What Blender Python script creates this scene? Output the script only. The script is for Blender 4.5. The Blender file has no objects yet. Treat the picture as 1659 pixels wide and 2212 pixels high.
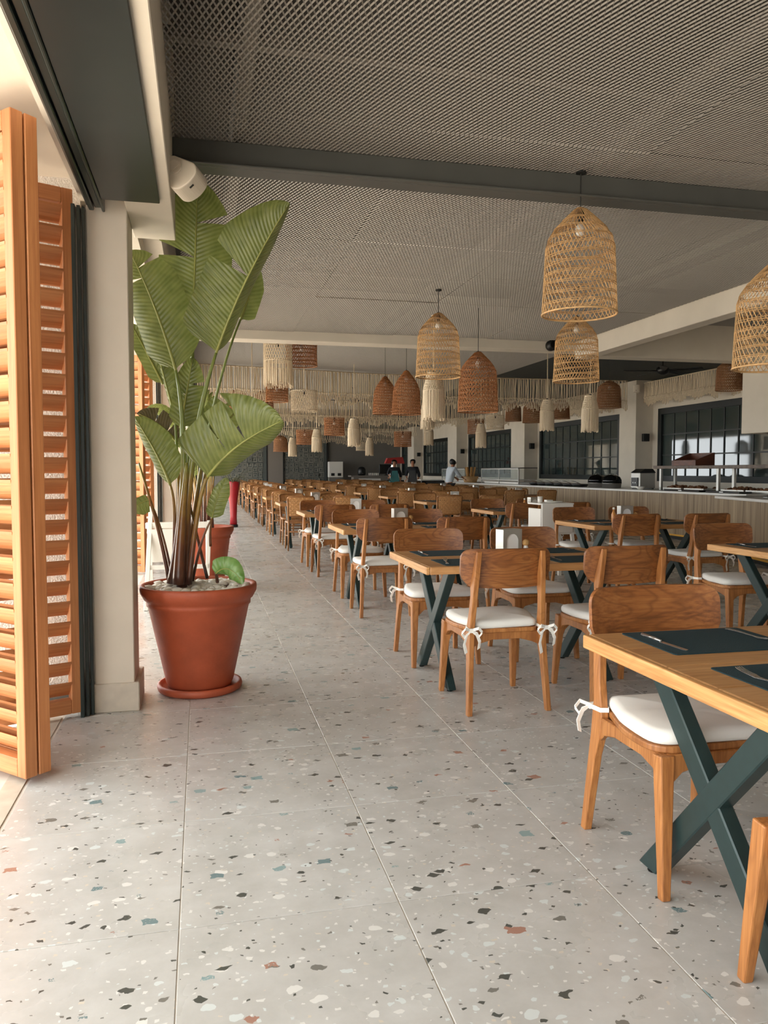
import bpy, bmesh, math, random
from mathutils import Vector, Matrix
random.seed(7)
PI = math.pi
SC = bpy.context.scene
COL = SC.collection

# ------------------------------------------------------------------ camera
FPX, PW, PH = 1700.0, 1659, 2212
VPX, VPY, HC = 435.0, 1017.0, 1.28
PITCH = math.atan((PH / 2 - VPY) / FPX)
YAW = math.atan((PW / 2 - VPX) / FPX * math.cos(PITCH))
_f = Vector((math.sin(YAW) * math.cos(PITCH), math.cos(YAW) * math.cos(PITCH), -math.sin(PITCH)))
_r = Vector((math.cos(YAW), -math.sin(YAW), 0))
_u = _r.cross(_f)
CAM = Vector((0, 0, HC))
cd = bpy.data.cameras.new('camera')
cd.sensor_fit = 'HORIZONTAL'; cd.sensor_width = 36.0; cd.lens = 36.0 * FPX / PW
cd.clip_start = 0.05; cd.clip_end = 300
cam = bpy.data.objects.new('camera', cd); COL.objects.link(cam)
cam.matrix_world = Matrix(((_r.x, _u.x, -_f.x, CAM.x), (_r.y, _u.y, -_f.y, CAM.y), (_r.z, _u.z, -_f.z, CAM.z), (0, 0, 0, 1)))
SC.camera = cam

# ------------------------------------------------------------------ sky, sun, exposure
w = bpy.data.worlds.new('world'); SC.world = w; w.use_nodes = True
bg = w.node_tree.nodes['Background']
bg.inputs[0].default_value = (0.93, 0.98, 1.0, 1); bg.inputs[1].default_value = 4.6
sl = bpy.data.lights.new('sun_offscreen', 'SUN'); sl.energy = 8.0; sl.angle = 0.01; sl.color = (1, .95, .87)
sun = bpy.data.objects.new('sun_offscreen', sl); COL.objects.link(sun)
sun.rotation_euler = Vector((.62, .42, -1.30)).to_track_quat('-Z', 'Y').to_euler()
vs = SC.view_settings
SC.display_settings.display_device = 'sRGB'
vs.view_transform = 'Standard'; vs.look = 'None'; vs.gamma = 1.0; vs.use_curve_mapping = False
vs.exposure = 0.42
SC.cycles.use_denoising = True
SC.cycles.max_bounces = 10; SC.cycles.diffuse_bounces = 6; SC.cycles.transparent_max_bounces = 12
SC.cycles.sample_clamp_indirect = 8.0

# a photo pixel gives a direction; a plane of the place gives the distance
def ray(x, y): return _f + _r * ((x - PW / 2) / FPX) - _u * ((y - PH / 2) / FPX)
def onz(x, y, z=0.0):
    d = ray(x, y); return CAM + d * ((z - HC) / d.z)
def onx(x, y, X):
    d = ray(x, y); return CAM + d * (X / d.x)
def ony(x, y, Y):
    d = ray(x, y); return CAM + d * (Y / d.y)
def far(x, y, dist): return CAM + ray(x, y) * dist

# ------------------------------------------------------------------ materials
MAT = {}
def lin(c): return tuple(((v / 255) / 12.92 if v <= 10 else (((v / 255) + .055) / 1.055) ** 2.4) for v in c) + (1,)
class NT:
    def __init__(s, name):
        s.m = bpy.data.materials.new(name); s.m.use_nodes = True; s.t = s.m.node_tree
        s.b = s.t.nodes['Principled BSDF']; MAT[name] = s.m
    def n(s, typ, **kw):
        nd = s.t.nodes.new(typ)
        for k, v in kw.items():
            if k.startswith('i_'):
                key = k[2:]; key = int(key) if key.isdigit() else key.replace('_', ' ')
                nd.inputs[key].default_value = v
            else: setattr(nd, k, v)
        return nd
    def l(s, a, b, ao=0, bi=0): s.t.links.new(a.outputs[ao], b.inputs[bi])
    def ramp(s, src, stops, so=0, interp='LINEAR'):
        r = s.n('ShaderNodeValToRGB'); r.color_ramp.interpolation = interp
        e = r.color_ramp.elements
        while len(e) < len(stops): e.new(0.5)
        for i, (p, c) in enumerate(stops): e[i].position = p; e[i].color = c
        s.l(src, r, so, 0); return r
    def mix(s, fac, a, b, mode='MIX'):
        m = s.n('ShaderNodeMix', data_type='RGBA', blend_type=mode)
        for v, i in ((fac, 0), (a, 6), (b, 7)):
            if isinstance(v, tuple): m.inputs[i].default_value = v
            elif isinstance(v, (int, float)): m.inputs[i].default_value = v
            else: s.t.links.new(v, m.inputs[i])
        return m.outputs[2]
    def math(s, op, a, b=0.0, clamp=False):
        m = s.n('ShaderNodeMath', operation=op); m.use_clamp = clamp
        for v, i in ((a, 0), (b, 1)):
            if isinstance(v, (int, float)): m.inputs[i].default_value = v
            else: s.t.links.new(v, m.inputs[i])
        return m.outputs[0]
    def bump(s, h, strength=.3, dist=.01):
        b = s.n('ShaderNodeBump'); b.inputs['Strength'].default_value = strength; b.inputs['Distance'].default_value = dist
        s.t.links.new(h, b.inputs['Height']); s.t.links.new(b.outputs[0], s.b.inputs['Normal'])
    def col(s, v): s.t.links.new(v, s.b.inputs['Base Color'])
    def set(s, rough=.5, metal=0, spec=None):
        s.b.inputs['Roughness'].default_value = rough; s.b.inputs['Metallic'].default_value = metal
        if spec is not None: s.b.inputs['Specular IOR Level'].default_value = spec

def plain(name, rgb, rough=.5, metal=0, noise=0.0, scale=20, bump=0.0, bscale=200, spec=None, rnd=0.0):
    t = NT(name); t.set(rough, metal, spec); c = lin(rgb)
    if noise or bump or rnd:
        tc = t.n('ShaderNodeTexCoord'); nz = t.n('ShaderNodeTexNoise', i_Scale=scale, i_Detail=4.0); t.l(tc, nz, 3, 0)
        d = tuple(v * (1 - noise) for v in c[:3]) + (1,); h = tuple(min(1, v * (1 + noise)) for v in c[:3]) + (1,)
        out = t.ramp(nz, [(.3, d), (.7, h)]).outputs[0]
        if rnd:
            oi = t.n('ShaderNodeObjectInfo'); f = t.math('MULTIPLY', oi.outputs['Random'], rnd)
            out = t.mix(f, out, (0, 0, 0, 1))
        t.col(out)
        if bump:
            nb = t.n('ShaderNodeTexNoise', i_Scale=bscale, i_Detail=3.0); t.l(tc, nb, 3, 0); t.bump(nb.outputs[0], bump)
    else: t.b.inputs['Base Color'].default_value = c
    return t

def wood(name, dark, mid, light, axis='X', scale=1.0, rough=.45, rnd=.22, line=.42):
    t = NT(name); t.set(rough)
    tc = t.n('ShaderNodeTexCoord')
    oi = t.n('ShaderNodeObjectInfo'); sh = t.n('ShaderNodeVectorMath', operation='SCALE'); sh.inputs[0].default_value = (7, 13, 19)
    t.l(oi, sh, 5, 'Scale'); ad = t.n('ShaderNodeVectorMath', operation='ADD'); t.l(tc, ad, 3, 0); t.l(sh, ad, 0, 1)
    def mapped(al, ac):
        mp = t.n('ShaderNodeMapping'); k = {'X': (al, ac, ac), 'Y': (ac, al, ac), 'Z': (ac, ac, al)}[axis]
        mp.inputs['Scale'].default_value = tuple(v * scale for v in k); t.l(ad, mp, 0, 0); return mp
    n1 = t.n('ShaderNodeTexNoise', i_Scale=1.0, i_Detail=1.5, i_Distortion=.4); t.l(mapped(1.5, 6.0), n1)
    ring = t.math('FRACT', t.math('MULTIPLY', n1.outputs[0], 16.0))
    n2 = t.n('ShaderNodeTexNoise', i_Scale=1.0, i_Detail=4.0, i_Roughness=.6); t.l(mapped(3.0, 110.0), n2)
    n3 = t.n('ShaderNodeTexNoise', i_Scale=1.0, i_Detail=2.0); t.l(mapped(1.5, 9.0), n3)
    mixv = t.math('ADD', t.math('MULTIPLY', n2.outputs[0], .55), t.math('MULTIPLY', n3.outputs[0], .45))
    rp = t.n('ShaderNodeValToRGB'); e = rp.color_ramp.elements
    e[0].position = .36; e[0].color = lin(dark); e[1].position = .64; e[1].color = lin(light); x = e.new(.5); x.color = lin(mid)
    t.t.links.new(mixv, rp.inputs[0])
    ln = t.math('SUBTRACT', 1.0, t.math('MULTIPLY', t.math('ABSOLUTE', t.math('SUBTRACT', ring, .5)), 4.5), True)
    c2 = t.mix(t.math('MULTIPLY', ln, line), rp.outputs[0], lin(dark))
    f = t.math('MULTIPLY', oi.outputs['Random'], rnd)
    t.col(t.mix(f, c2, tuple(v * .45 for v in lin(dark)[:3]) + (1,)))
    t.bump(n2.outputs[0], .08, .003)
    return t

def terrazzo():
    t = NT('terrazzo'); t.set(.30, 0, .5)
    tc = t.n('ShaderNodeNewGeometry')
    oi = t.n('ShaderNodeObjectInfo')
    sh = t.n('ShaderNodeVectorMath', operation='SCALE'); sh.inputs[0].default_value = (17, 31, 0); t.l(oi, sh, 5, 'Scale')
    ad = t.n('ShaderNodeVectorMath', operation='ADD'); t.l(tc, ad, 0, 0); t.l(sh, ad, 0, 1)
    wz = t.n('ShaderNodeTexNoise', i_Scale=30.0, i_Detail=2.0); t.l(ad, wz)
    wsub = t.n('ShaderNodeVectorMath', operation='SUBTRACT'); t.l(wz, wsub, 1, 0); wsub.inputs[1].default_value = (.5, .5, .5)
    wsc = t.n('ShaderNodeVectorMath', operation='SCALE'); t.l(wsub, wsc); wsc.inputs['Scale'].default_value = .034
    pos = t.n('ShaderNodeVectorMath', operation='ADD'); t.l(ad, pos, 0, 0); t.l(wsc, pos, 0, 1)
    b1 = t.n('ShaderNodeTexNoise', i_Scale=5.0, i_Detail=8.0, i_Roughness=.65); t.l(ad, b1)
    base = t.ramp(b1, [(.3, lin((180, 178, 173))), (.55, lin((194, 192, 188))), (.75, lin((204, 203, 200)))]).outputs[0]
    base = t.mix(t.math('MULTIPLY', oi.outputs['Random'], .12), base, lin((172, 166, 158)))
    def layer(base, scale, metric, prob_lo, size, ramp, stretch=(1, 1, 1), off=0.0, pattern=0.0):
        mp = t.n('ShaderNodeMapping'); mp.inputs['Scale'].default_value = stretch; mp.inputs['Location'].default_value = (off, off * 1.7, 0)
        mp.inputs['Rotation'].default_value = (0, 0, off * 3)
        t.l(pos, mp, 0, 0)
        v = t.n('ShaderNodeTexVoronoi', distance=metric, voronoi_dimensions='2D', i_Scale=scale, i_Randomness=1.0); t.l(mp, v)
        sp = t.n('ShaderNodeSeparateColor'); t.l(v, sp, 1, 0)
        sel = t.math('GREATER_THAN', sp.outputs[0], prob_lo)
        rad = t.math('MULTIPLY', t.math('ADD', t.math('MULTIPLY', sp.outputs[1], .75), .35), size)
        ins = t.math('LESS_THAN', v.outputs[0], rad)
        fac = t.math('MULTIPLY', sel, ins)
        if pattern:
            pn = t.n('ShaderNodeTexNoise', i_Scale=170.0, i_Detail=2.0); t.l(ad, pn)
            pf = t.math('GREATER_THAN', t.math('ADD', pn.outputs[0], t.math('MULTIPLY', sp.outputs[1], pattern)), .53)
            fac = t.math('MULTIPLY', fac, pf)
        r = t.ramp(sp, ramp, 2, 'CONSTANT').outputs[0]
        return t.mix(fac, base, r)
    W1, W2 = lin((219, 217, 212)), lin((208, 213, 211))
    DK, DG = lin((82, 83, 78)), lin((122, 119, 112))
    TL, TB, RU = lin((138, 160, 160)), lin((114, 134, 136)), lin((166, 126, 110))
    base = layer(base, 34, 'MANHATTAN', .66, .26, [(0, W1), (.5, W2), (.8, lin((205, 196, 182)))], (1, 1.2, 1), .3)
    base = layer(base, 15, 'EUCLIDEAN', .82, .27, [(0, W1), (.6, W2)], (1, 1.5, 1), 1.1)
    base = layer(base, 16, 'CHEBYCHEV', .915, .25, [(0, DK), (.5, DG), (.75, DK), (.93, RU)], (1, 1.7, 1), 2.3)
    base = layer(base, 8.5, 'MANHATTAN', .87, .27, [(0, TL), (.35, TB), (.7, DG), (.9, RU)], (1, 1.4, 1), 3.9, .28)
    base = layer(base, 44, 'CHEBYCHEV', .945, .24, [(0, DK), (.6, DG)], (1, 1.4, 1), 5.2)
    t.col(base)
    rn = t.n('ShaderNodeTexNoise', i_Scale=3.0, i_Detail=5.0); t.l(ad, rn)
    rg = t.n('ShaderNodeMapRange', i_1=.3, i_2=.7, i_3=.20, i_4=.38); t.l(rn, rg); t.l(rg, t.b, 0, 'Roughness')
terrazzo()

def leafmat(name, dark, mid, vein, wave=70.0):
    t = NT(name); t.set(.32, 0, .5)
    uv = t.n('ShaderNodeUVMap'); sp = t.n('ShaderNodeSeparateXYZ'); t.l(uv, sp)
    a = t.math('ABSOLUTE', sp.outputs[1])
    ph = t.math('MULTIPLY', t.math('SUBTRACT', sp.outputs[0], t.math('MULTIPLY', a, .35)), wave * 6.28)
    s = t.math('SINE', ph)
    nz = t.n('ShaderNodeTexNoise', i_Scale=6.0, i_Detail=4.0); t.l(uv, nz)
    c = t.ramp(nz, [(.3, lin(dark)), (.7, lin(mid))]).outputs[0]
    st = t.math('MULTIPLY', t.math('ADD', s, 1.0), .11)
    c = t.mix(st, c, lin(vein))
    t.col(c); t.bump(s, .35, .004)
    tr = t.n('ShaderNodeBsdfTranslucent'); t.t.links.new(c, tr.inputs[0])
    ms = t.n('ShaderNodeMixShader'); ms.inputs[0].default_value = .25
    out = t.t.nodes['Material Output']; t.l(t.b, ms, 0, 1); t.l(tr, ms, 0, 2); t.l(ms, out, 0, 0)
leafmat('leaf_green', (96, 108, 48), (130, 138, 74), (164, 170, 108), 22)
leafmat('leaf_small', (80, 120, 48), (120, 160, 84), (176, 200, 140), 9)
leafmat('leaf_dry', (62, 56, 34), (92, 80, 52), (120, 110, 80), 30)

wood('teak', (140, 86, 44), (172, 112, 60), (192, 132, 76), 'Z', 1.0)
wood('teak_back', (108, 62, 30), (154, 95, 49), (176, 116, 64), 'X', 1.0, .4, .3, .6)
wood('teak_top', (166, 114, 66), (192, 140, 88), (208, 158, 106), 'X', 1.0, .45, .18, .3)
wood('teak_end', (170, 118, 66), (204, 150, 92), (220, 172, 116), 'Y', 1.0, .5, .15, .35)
wood('shutter_wood', (166, 104, 60), (188, 122, 74), (204, 140, 88), 'Z', .7, .5, .12, .15)
wood('slat_wood', (166, 104, 60), (188, 122, 74), (204, 140, 88), 'X', .7, .5, .12, .15)
wood('cane_wood', (126, 80, 44), (170, 116, 66), (192, 142, 90), 'Z', 1.5, .45)
wood('dark_wood', (70, 34, 20), (102, 52, 32), (124, 68, 42), 'X', 1.2)
wood('riser_wood', (78, 62, 50), (112, 92, 76), (134, 112, 94), 'X', 1.5)
plain('cane', (198, 146, 92), .6, 0, .2, 60, rnd=.2)
plain('wicker', (210, 168, 116), .65, 0, .22, 40, rnd=.1)
plain('wicker_orange', (176, 116, 70), .7, 0, .25, 40, rnd=.2)
plain('wicker_brown', (160, 112, 74), .7, 0, .2, 40, rnd=.2)
plain('macrame', (224, 206, 178), .85, 0, .10, 90, .3, 300, rnd=.08)
plain('cushion', (232, 229, 222), .85, 0, .03, 6, .04, 260)
plain('ribbon', (240, 236, 228), .85)
plain('green_metal', (38, 56, 56), .35, .15, .08, 30)
plain('placemat', (14, 46, 52), .85, 0, .2, 300, .5, 400)
plain('terracotta', (168, 80, 50), .55, 0, .12, 9, .12, 60)
plain('pebble', (226, 220, 208), .7, 0, .12, 20, rnd=0)
plain('stem_green', (158, 160, 86), .35, 0, .2, 8)
t = NT('stem'); t.set(.32)
gc = t.n('ShaderNodeNewGeometry'); sp = t.n('ShaderNodeSeparateXYZ'); t.l(gc, sp)
nz = t.n('ShaderNodeTexNoise', i_Scale=12.0, i_Detail=3.0); t.l(gc, nz)
mr = t.n('ShaderNodeMapRange', i_1=.55, i_2=1.45); t.l(sp, mr, 2, 0)
ad_ = t.math('ADD', mr.outputs[0], t.math('MULTIPLY', t.math('SUBTRACT', nz.outputs[0], .5), .45))
rp = t.n('ShaderNodeValToRGB'); e = rp.color_ramp.elements
e[0].position = 0.05; e[0].color = lin((62, 40, 34)); e[1].position = .95; e[1].color = lin((126, 138, 70))
x = e.new(.35); x.color = lin((112, 66, 40)); x = e.new(.65); x.color = lin((150, 116, 54))
t.t.links.new(ad_, rp.inputs[0]); t.col(rp.outputs[0])
plain('plaster', (214, 204, 188), .8, 0, .04, 3, .05, 40)
plain('stucco', (212, 205, 194), .9, 0, .10, 60, .9, 110)
plain('stone_base', (196, 186, 170), .6, 0, .12, 12)
plain('terrace_stone', (214, 204, 190), .8, 0, .1, 4)
plain('grout', (206, 200, 190), .9)
plain('soffit_panel', (42, 46, 45), .3, .0, .15, 2, spec=.3)
plain('track_metal', (44, 54, 52), .3, .3)
plain('mesh_metal', (146, 140, 132), .55, .1)
plain('frame_metal', (112, 106, 98), .6, .1)
plain('steel_beam', (92, 92, 88), .42, .2, .06, 5)
plain('deck_dark', (84, 80, 75), .9, 0, .1, 2)
plain('ceiling_dark', (66, 70, 68), .8, 0, .06, 2)
plain('white_paint', (234, 230, 222), .4)
plain('speaker_white', (226, 214, 196), .45)
plain('black', (22, 22, 22), .4)
plain('black_gloss', (16, 17, 18), .12)
plain('window_frame', (14, 20, 20), .4, .2)
plain('wall_dark', (116, 112, 106), .85, 0, .05, 2)
plain('relief_tile', (84, 90, 88), .5, 0, .1, 8)
plain('relief_line', (150, 148, 138), .5)
plain('grey_panel', (128, 120, 112), .8)
plain('counter_white', (226, 222, 214), .3)
plain('chrome', (205, 205, 205), .15, 1.0)
plain('steel', (190, 188, 184), .25, .9)
plain('steel_satin', (196, 194, 188), .42, .8)
plain('paper', (244, 242, 238), .8)
plain('red_glaze', (150, 24, 32), .35)
plain('brass_strip', (226, 170, 70), .4, .5)
plain('ceramic', (232, 228, 220), .3)
plain('food', (120, 78, 48), .8, 0, .5, 40, .6, 60)
plain('bread', (206, 160, 100), .8, 0, .2, 30)
plain('skin', (176, 122, 92), .6)
plain('hair', (24, 20, 20), .5)
plain('shirt_white', (206, 214, 222), .8, 0, .05, 20)
plain('cloth_dark', (30, 30, 36), .8)
plain('cloth_teal', (70, 128, 130), .8)
plain('cloth_red', (170, 50, 46), .8)
plain('cloth_grey', (78, 80, 84), .8)
plain('foliage', (70, 104, 44), .6, 0, .4, 8, rnd=.2)
plain('foliage_spiky', (92, 92, 70), .6, 0, .3, 8)
plain('cord_black', (30, 30, 28), .6)
plain('amber', (196, 130, 60), .3)
t = NT('counter_slats'); t.set(.55)
tc = t.n('ShaderNodeNewGeometry'); mp = t.n('ShaderNodeMapping'); mp.inputs['Scale'].default_value = (14, 14, .5); t.l(tc, mp, 0, 0)
nz = t.n('ShaderNodeTexNoise', i_Scale=1.6, i_Detail=4.0); t.l(mp, nz)
t.col(t.ramp(nz, [(.3, lin((112, 92, 70))), (.5, lin((150, 128, 101))), (.7, lin((170, 148, 118)))]).outputs[0])
t = NT('window_glass'); t.set(.04, 0, .9); t.b.inputs['Base Color'].default_value = lin((58, 68, 66))
t = NT('clear_glass'); t.set(.03); t.b.inputs['Base Color'].default_value = (.9, .95, .93, 1)
tr = t.n('ShaderNodeBsdfTransparent', i_0=(.93, .96, .95, 1)); ms = t.n('ShaderNodeMixShader'); ms.inputs[0].default_value = .88
t.l(t.b, ms, 0, 1); t.l(tr, ms, 0, 2); t.l(ms, t.t.nodes['Material Output'], 0, 0)

# ------------------------------------------------------------------ mesh builder
class MB:
    def __init__(s): s.v = []; s.f = []; s.uv = []
    def add(s, vs, fs, uvs=None):
        o = len(s.v); s.v += [tuple(v) for v in vs]; s.f += [tuple(i + o for i in f) for f in fs]
        if uvs is not None: s.uv += uvs
        return s
    def box(s, x0, x1, y0, y1, z0, z1):
        return s.add([(x0, y0, z0), (x1, y0, z0), (x1, y1, z0), (x0, y1, z0), (x0, y0, z1), (x1, y0, z1), (x1, y1, z1), (x0, y1, z1)],
                     [(3, 2, 1, 0), (4, 5, 6, 7), (0, 1, 5, 4), (1, 2, 6, 5), (2, 3, 7, 6), (3, 0, 4, 7)])
    def bar(s, a, b, wa, ta, wb=None, tb=None, side=None):
        """box from a to b: half width along side, half thickness across; may taper"""
        a, b = Vector(a), Vector(b); d = (b - a).normalized()
        sd = Vector(side) if side is not None else (Vector((1, 0, 0)) if abs(d.x) < .9 else Vector((0, 1, 0)))
        sd = (sd - d * sd.dot(d)).normalized(); up = d.cross(sd)
        wb = wa if wb is None else wb; tb = ta if tb is None else tb
        vs = [p + sd * (i * w) + up * (j * t) for p, w, t in ((a, wa, ta), (b, wb, tb)) for i, j in ((-1, -1), (1, -1), (1, 1), (-1, 1))]
        return s.add(vs, [(3, 2, 1, 0), (4, 5, 6, 7), (0, 1, 5, 4), (1, 2, 6, 5), (2, 3, 7, 6), (3, 0, 4, 7)])
    def tube(s, pts, r, n=6, cap=True, closed=False):
        pts = [Vector(p) for p in pts]; m = len(pts); rs = r if isinstance(r, (list, tuple)) else [r] * m
        vs, fs = [], []; ref = None
        for i, p in enumerate(pts):
            a = pts[(i - 1) % m] if (closed or i) else p; b = pts[(i + 1) % m] if (closed or i < m - 1) else p
            d = (b - a).normalized()
            if ref is None: ref = Vector((0, 0, 1)) if abs(d.z) < .9 else Vector((1, 0, 0))
            ref = (ref - d * ref.dot(d)).normalized(); q = d.cross(ref)
            vs += [p + (ref * math.cos(k * 2 * PI / n) + q * math.sin(k * 2 * PI / n)) * rs[i] for k in range(n)]
        for i in range(m if closed else m - 1):
            j = (i + 1) % m
            fs += [(i * n + k, i * n + (k + 1) % n, j * n + (k + 1) % n, j * n + k) for k in range(n)]
        if cap and not closed: fs += [tuple(range(n - 1, -1, -1)), tuple((m - 1) * n + k for k in range(n))]
        return s.add(vs, fs)
    def lathe(s, prof, n=32, c=(0, 0, 0), caps=True):
        vs, fs = [], []; m = len(prof)
        for r, z in prof: vs += [(c[0] + r * math.cos(k * 2 * PI / n), c[1] + r * math.sin(k * 2 * PI / n), c[2] + z) for k in range(n)]
        for i in range(m - 1): fs += [(i * n + k, i * n + (k + 1) % n, (i + 1) * n + (k + 1) % n, (i + 1) * n + k) for k in range(n)]
        if caps:
            fs.append(tuple(range(n - 1, -1, -1))); fs.append(tuple((m - 1) * n + k for k in range(n)))
        return s.add(vs, fs)
    def prism(s, poly, plane, t0, t1):
        mk = {'xy': lambda a, b, t: (a, b, t), 'yz': lambda a, b, t: (t, a, b), 'xz': lambda a, b, t: (a, t, b)}[plane]
        n = len(poly)
        vs = [mk(a, b, t0) for a, b in poly] + [mk(a, b, t1) for a, b in poly]
        return s.add(vs, [tuple(range(n - 1, -1, -1)), tuple(range(n, 2 * n))] + [(i, (i + 1) % n, n + (i + 1) % n, n + i) for i in range(n)])
    def loops(s, rings, cap=True):
        n = len(rings[0]); vs = [v for r in rings for v in r]; m = len(rings)
        fs = [(i * n + k, i * n + (k + 1) % n, (i + 1) * n + (k + 1) % n, (i + 1) * n + k) for i in range(m - 1) for k in range(n)]
        if cap: fs += [tuple(range(n - 1, -1, -1)), tuple((m - 1) * n + k for k in range(n))]
        return s.add(vs, fs)
    def ribbon(s, pts, wv, th=.0012):
        """flat band along pts, half width vector wv (one or per point), given thickness"""
        pts = [Vector(p) for p in pts]; m = len(pts); vs, fs = [], []
        for i, p in enumerate(pts):
            wvec = Vector(wv[i] if isinstance(wv, list) else wv)
            d = (pts[min(i + 1, m - 1)] - pts[max(i - 1, 0)]).normalized(); nn = d.cross(wvec).normalized() * th
            vs += [p - wvec - nn, p + wvec - nn, p + wvec + nn, p - wvec + nn]
        for i in range(m - 1): fs += [(i * 4 + k, i * 4 + (k + 1) % 4, i * 4 + 4 + (k + 1) % 4, i * 4 + 4 + k) for k in range(4)]
        fs += [(3, 2, 1, 0), tuple((m - 1) * 4 + k for k in range(4))]
        return s.add(vs, fs)
    def mesh(s, name, mat, smooth=False, bev=0.0, seg=1, recalc=True):
        me = bpy.data.meshes.new(name); me.from_pydata(s.v, [], s.f)
        if recalc or bev:
            bm = bmesh.new(); bm.from_mesh(me)
            if recalc: bmesh.ops.recalc_face_normals(bm, faces=bm.faces)
            if bev:
                es = [e for e in bm.edges if len(e.link_faces) == 2 and e.calc_face_angle(0) > .6]
                bmesh.ops.bevel(bm, geom=es, offset=bev, segments=seg, affect='EDGES', profile=.5, clamp_overlap=True)
            bm.to_mesh(me); bm.free()
        if s.uv:
            ul = me.uv_layers.new(name='UVMap')
            for lp in me.loops: ul.data[lp.index].uv = s.uv[lp.vertex_index]
        me.materials.append(MAT[mat] if isinstance(mat, str) else mat)
        if smooth:
            for p in me.polygons: p.use_smooth = True
        me.update(); return me
    def build(s, name, mat, parent=None, smooth=False, bev=0.0, seg=1, recalc=True):
        return obj(name, s.mesh(name, mat, smooth, bev, seg, recalc), parent)

def obj(name, me, parent=None, loc=None, rotz=None):
    o = bpy.data.objects.new(name, me); COL.objects.link(o)
    if parent is not None: o.parent = parent
    if loc is not None: o.location = loc
    if rotz is not None: o.rotation_euler = (0, 0, rotz)
    return o
def tag(o, label=None, cat=None, group=None, kind=None):
    for k, v in (('label', label), ('category', cat), ('group', group), ('kind', kind)):
        if v: o[k] = v
    return o
def thing(name, label, cat, loc=(0, 0, 0), rotz=0.0, group=None):
    return tag(obj(name, None, None, loc, rotz), label, cat, group)
def struct(o): o['kind'] = 'structure'; return o
def stuff(o): o['kind'] = 'stuff'; return o
def copy_tree(o, parent=None):
    c = o.copy(); COL.objects.link(c); c.parent = parent
    for ch in KIDS.get(o.name, ()): copy_tree(ch, c)
    return c
KIDS = {}
def freeze(root):
    """remember a prototype's tree once so that copies need no search"""
    def walk(o):
        ks = [q for q in PROTO_POOL if q.parent == o]
        KIDS[o.name] = ks
        for k in ks: walk(k)
    PROTO_POOL = [q for q in COL.objects if q.parent is not None]
    walk(root); return root
USED = set()
def place(proto, loc, rotz, label, cat, group, scale=None, name=None):
    if proto.name in USED: o = copy_tree(proto)
    else: USED.add(proto.name); o = proto
    o.location = loc; o.rotation_euler = (0, 0, rotz)
    if scale is not None: o.scale = (scale, scale, scale) if isinstance(scale, (int, float)) else scale
    return tag(o, label, cat, group)

# ================================================================== SETTING
ZC, ZF = 3.05, 3.40          # near mesh ceiling, far dark ceiling
XL, XR, YB = -0.13, 10.4, 41.0
# ---- floor: grout bed with a terrazzo tile laid on it, one object per tile near by
TX, TY, TX0, TY0 = .633, .692, -.075, 2.21
floor = struct(MB().box(-.72, XR + .3, -9.2, YB, -.12, -.0025).build('floor', 'grout'))
tile_me = MB().box(.0016, TX - .0016, .0016, TY - .0016, -.011, 0).mesh('tile', 'terrazzo', bev=.0012)
cells = []
for i in range(-1, 17):
    for j in range(-16, 56):
        x0, y0 = TX0 + i * TX, TY0 + j * TY
        if x0 < -.715 or y0 + TY > YB + .01 or x0 + TX > XR + .2: continue
        cx, cy = x0 + TX / 2, y0 + TY / 2
        fwd = cx * _f.x + cy * _f.y; lat = cx * _r.x + cy * _r.y
        seen = fwd > .9 and abs(lat) < fwd * .53 + .6
        cells.append(((0 if seen else 100) + math.hypot(cx, cy), x0, y0))
cells.sort()
for _, x0, y0 in cells[:300]: obj('tile', tile_me, floor, (x0, y0, 0))
rest = MB()
for _, x0, y0 in cells[300:]: rest.box(x0 + .0016, x0 + TX - .0016, y0 + .0016, y0 + TY - .0016, -.011, 0)
stuff(rest.build('tile_field', 'terrazzo', floor))
out = struct(MB().box(-40, -.72, -40, 60, -.14, -.012).build('floor_terrace', 'terrace_stone'))
MB().box(-.80, -.72, -9, 4.30, -.02, .002).build('threshold', 'stone_base', out)

# ---- ceiling: dark deck above, expanded metal panels below it, carrying frame and beams
ceil = struct(MB().box(-.75, XR + .3, -9.3, YB + .3, 3.62, 3.75).build('ceiling', 'deck_dark'))
PXW, PYW = 1.295, 2.02
def mesh_panel(mat):
    mb = MB(); sx, sy = .0254, .0656; hw = .0026
    nx, ny = int(PXW / sx), int(PYW / sy) * 2
    dx = PXW / nx; dy = PYW / ny
    for j in range(ny):
        for i in range(nx):
            a = (i + (.5 if j % 2 else 0)) * dx; y0, y1 = j * dy, (j + 1) * dy
            for sgn in (-1, 1):
                b = a + sgn * dx / 2
                # tilted strand, as in expanded metal
                tl = -.0024 * sgn
                mb.add([(a - hw, y0, tl), (a + hw, y0, -tl), (b + hw, y1, -tl), (b - hw, y1, tl)], [(0, 1, 2, 3)])
    return mb.mesh('mesh_panel', mat, recalc=False)
mp_me = mesh_panel('mesh_metal')
random.seed(3)
for i in range(4):
    for j in range(-1, 5):
        o = obj('mesh_panel', mp_me, ceil, (XL + i * PXW, j * PYW, ZC)); o.rotation_euler = (random.uniform(-.004, .004), 0, 0)
for i in range(5):
    for j in range(8):
        obj('mesh_panel', mp_me, ceil, (XL + i * PXW, 10.45 + j * PYW, ZF - .03))
for j in range(2):
    for i in range(3): obj('mesh_panel', mp_me, ceil, (5.3 + i * PXW, 6.05 + j * PYW, ZF - .03))
fb = MB()
for y in (1.2, 3.47, 7.2): fb = MB().box(XL, 5.05, y - .025, y + .025, ZC + .016, ZC + .06); fb.build('frame_bar', 'frame_metal', ceil)
for x in (.22, 2.25, 4.2): MB().box(x - .03, x + .03, -9, 10.1, ZC + .012, ZC + .07).build('frame_bar', 'frame_metal', ceil)
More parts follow.
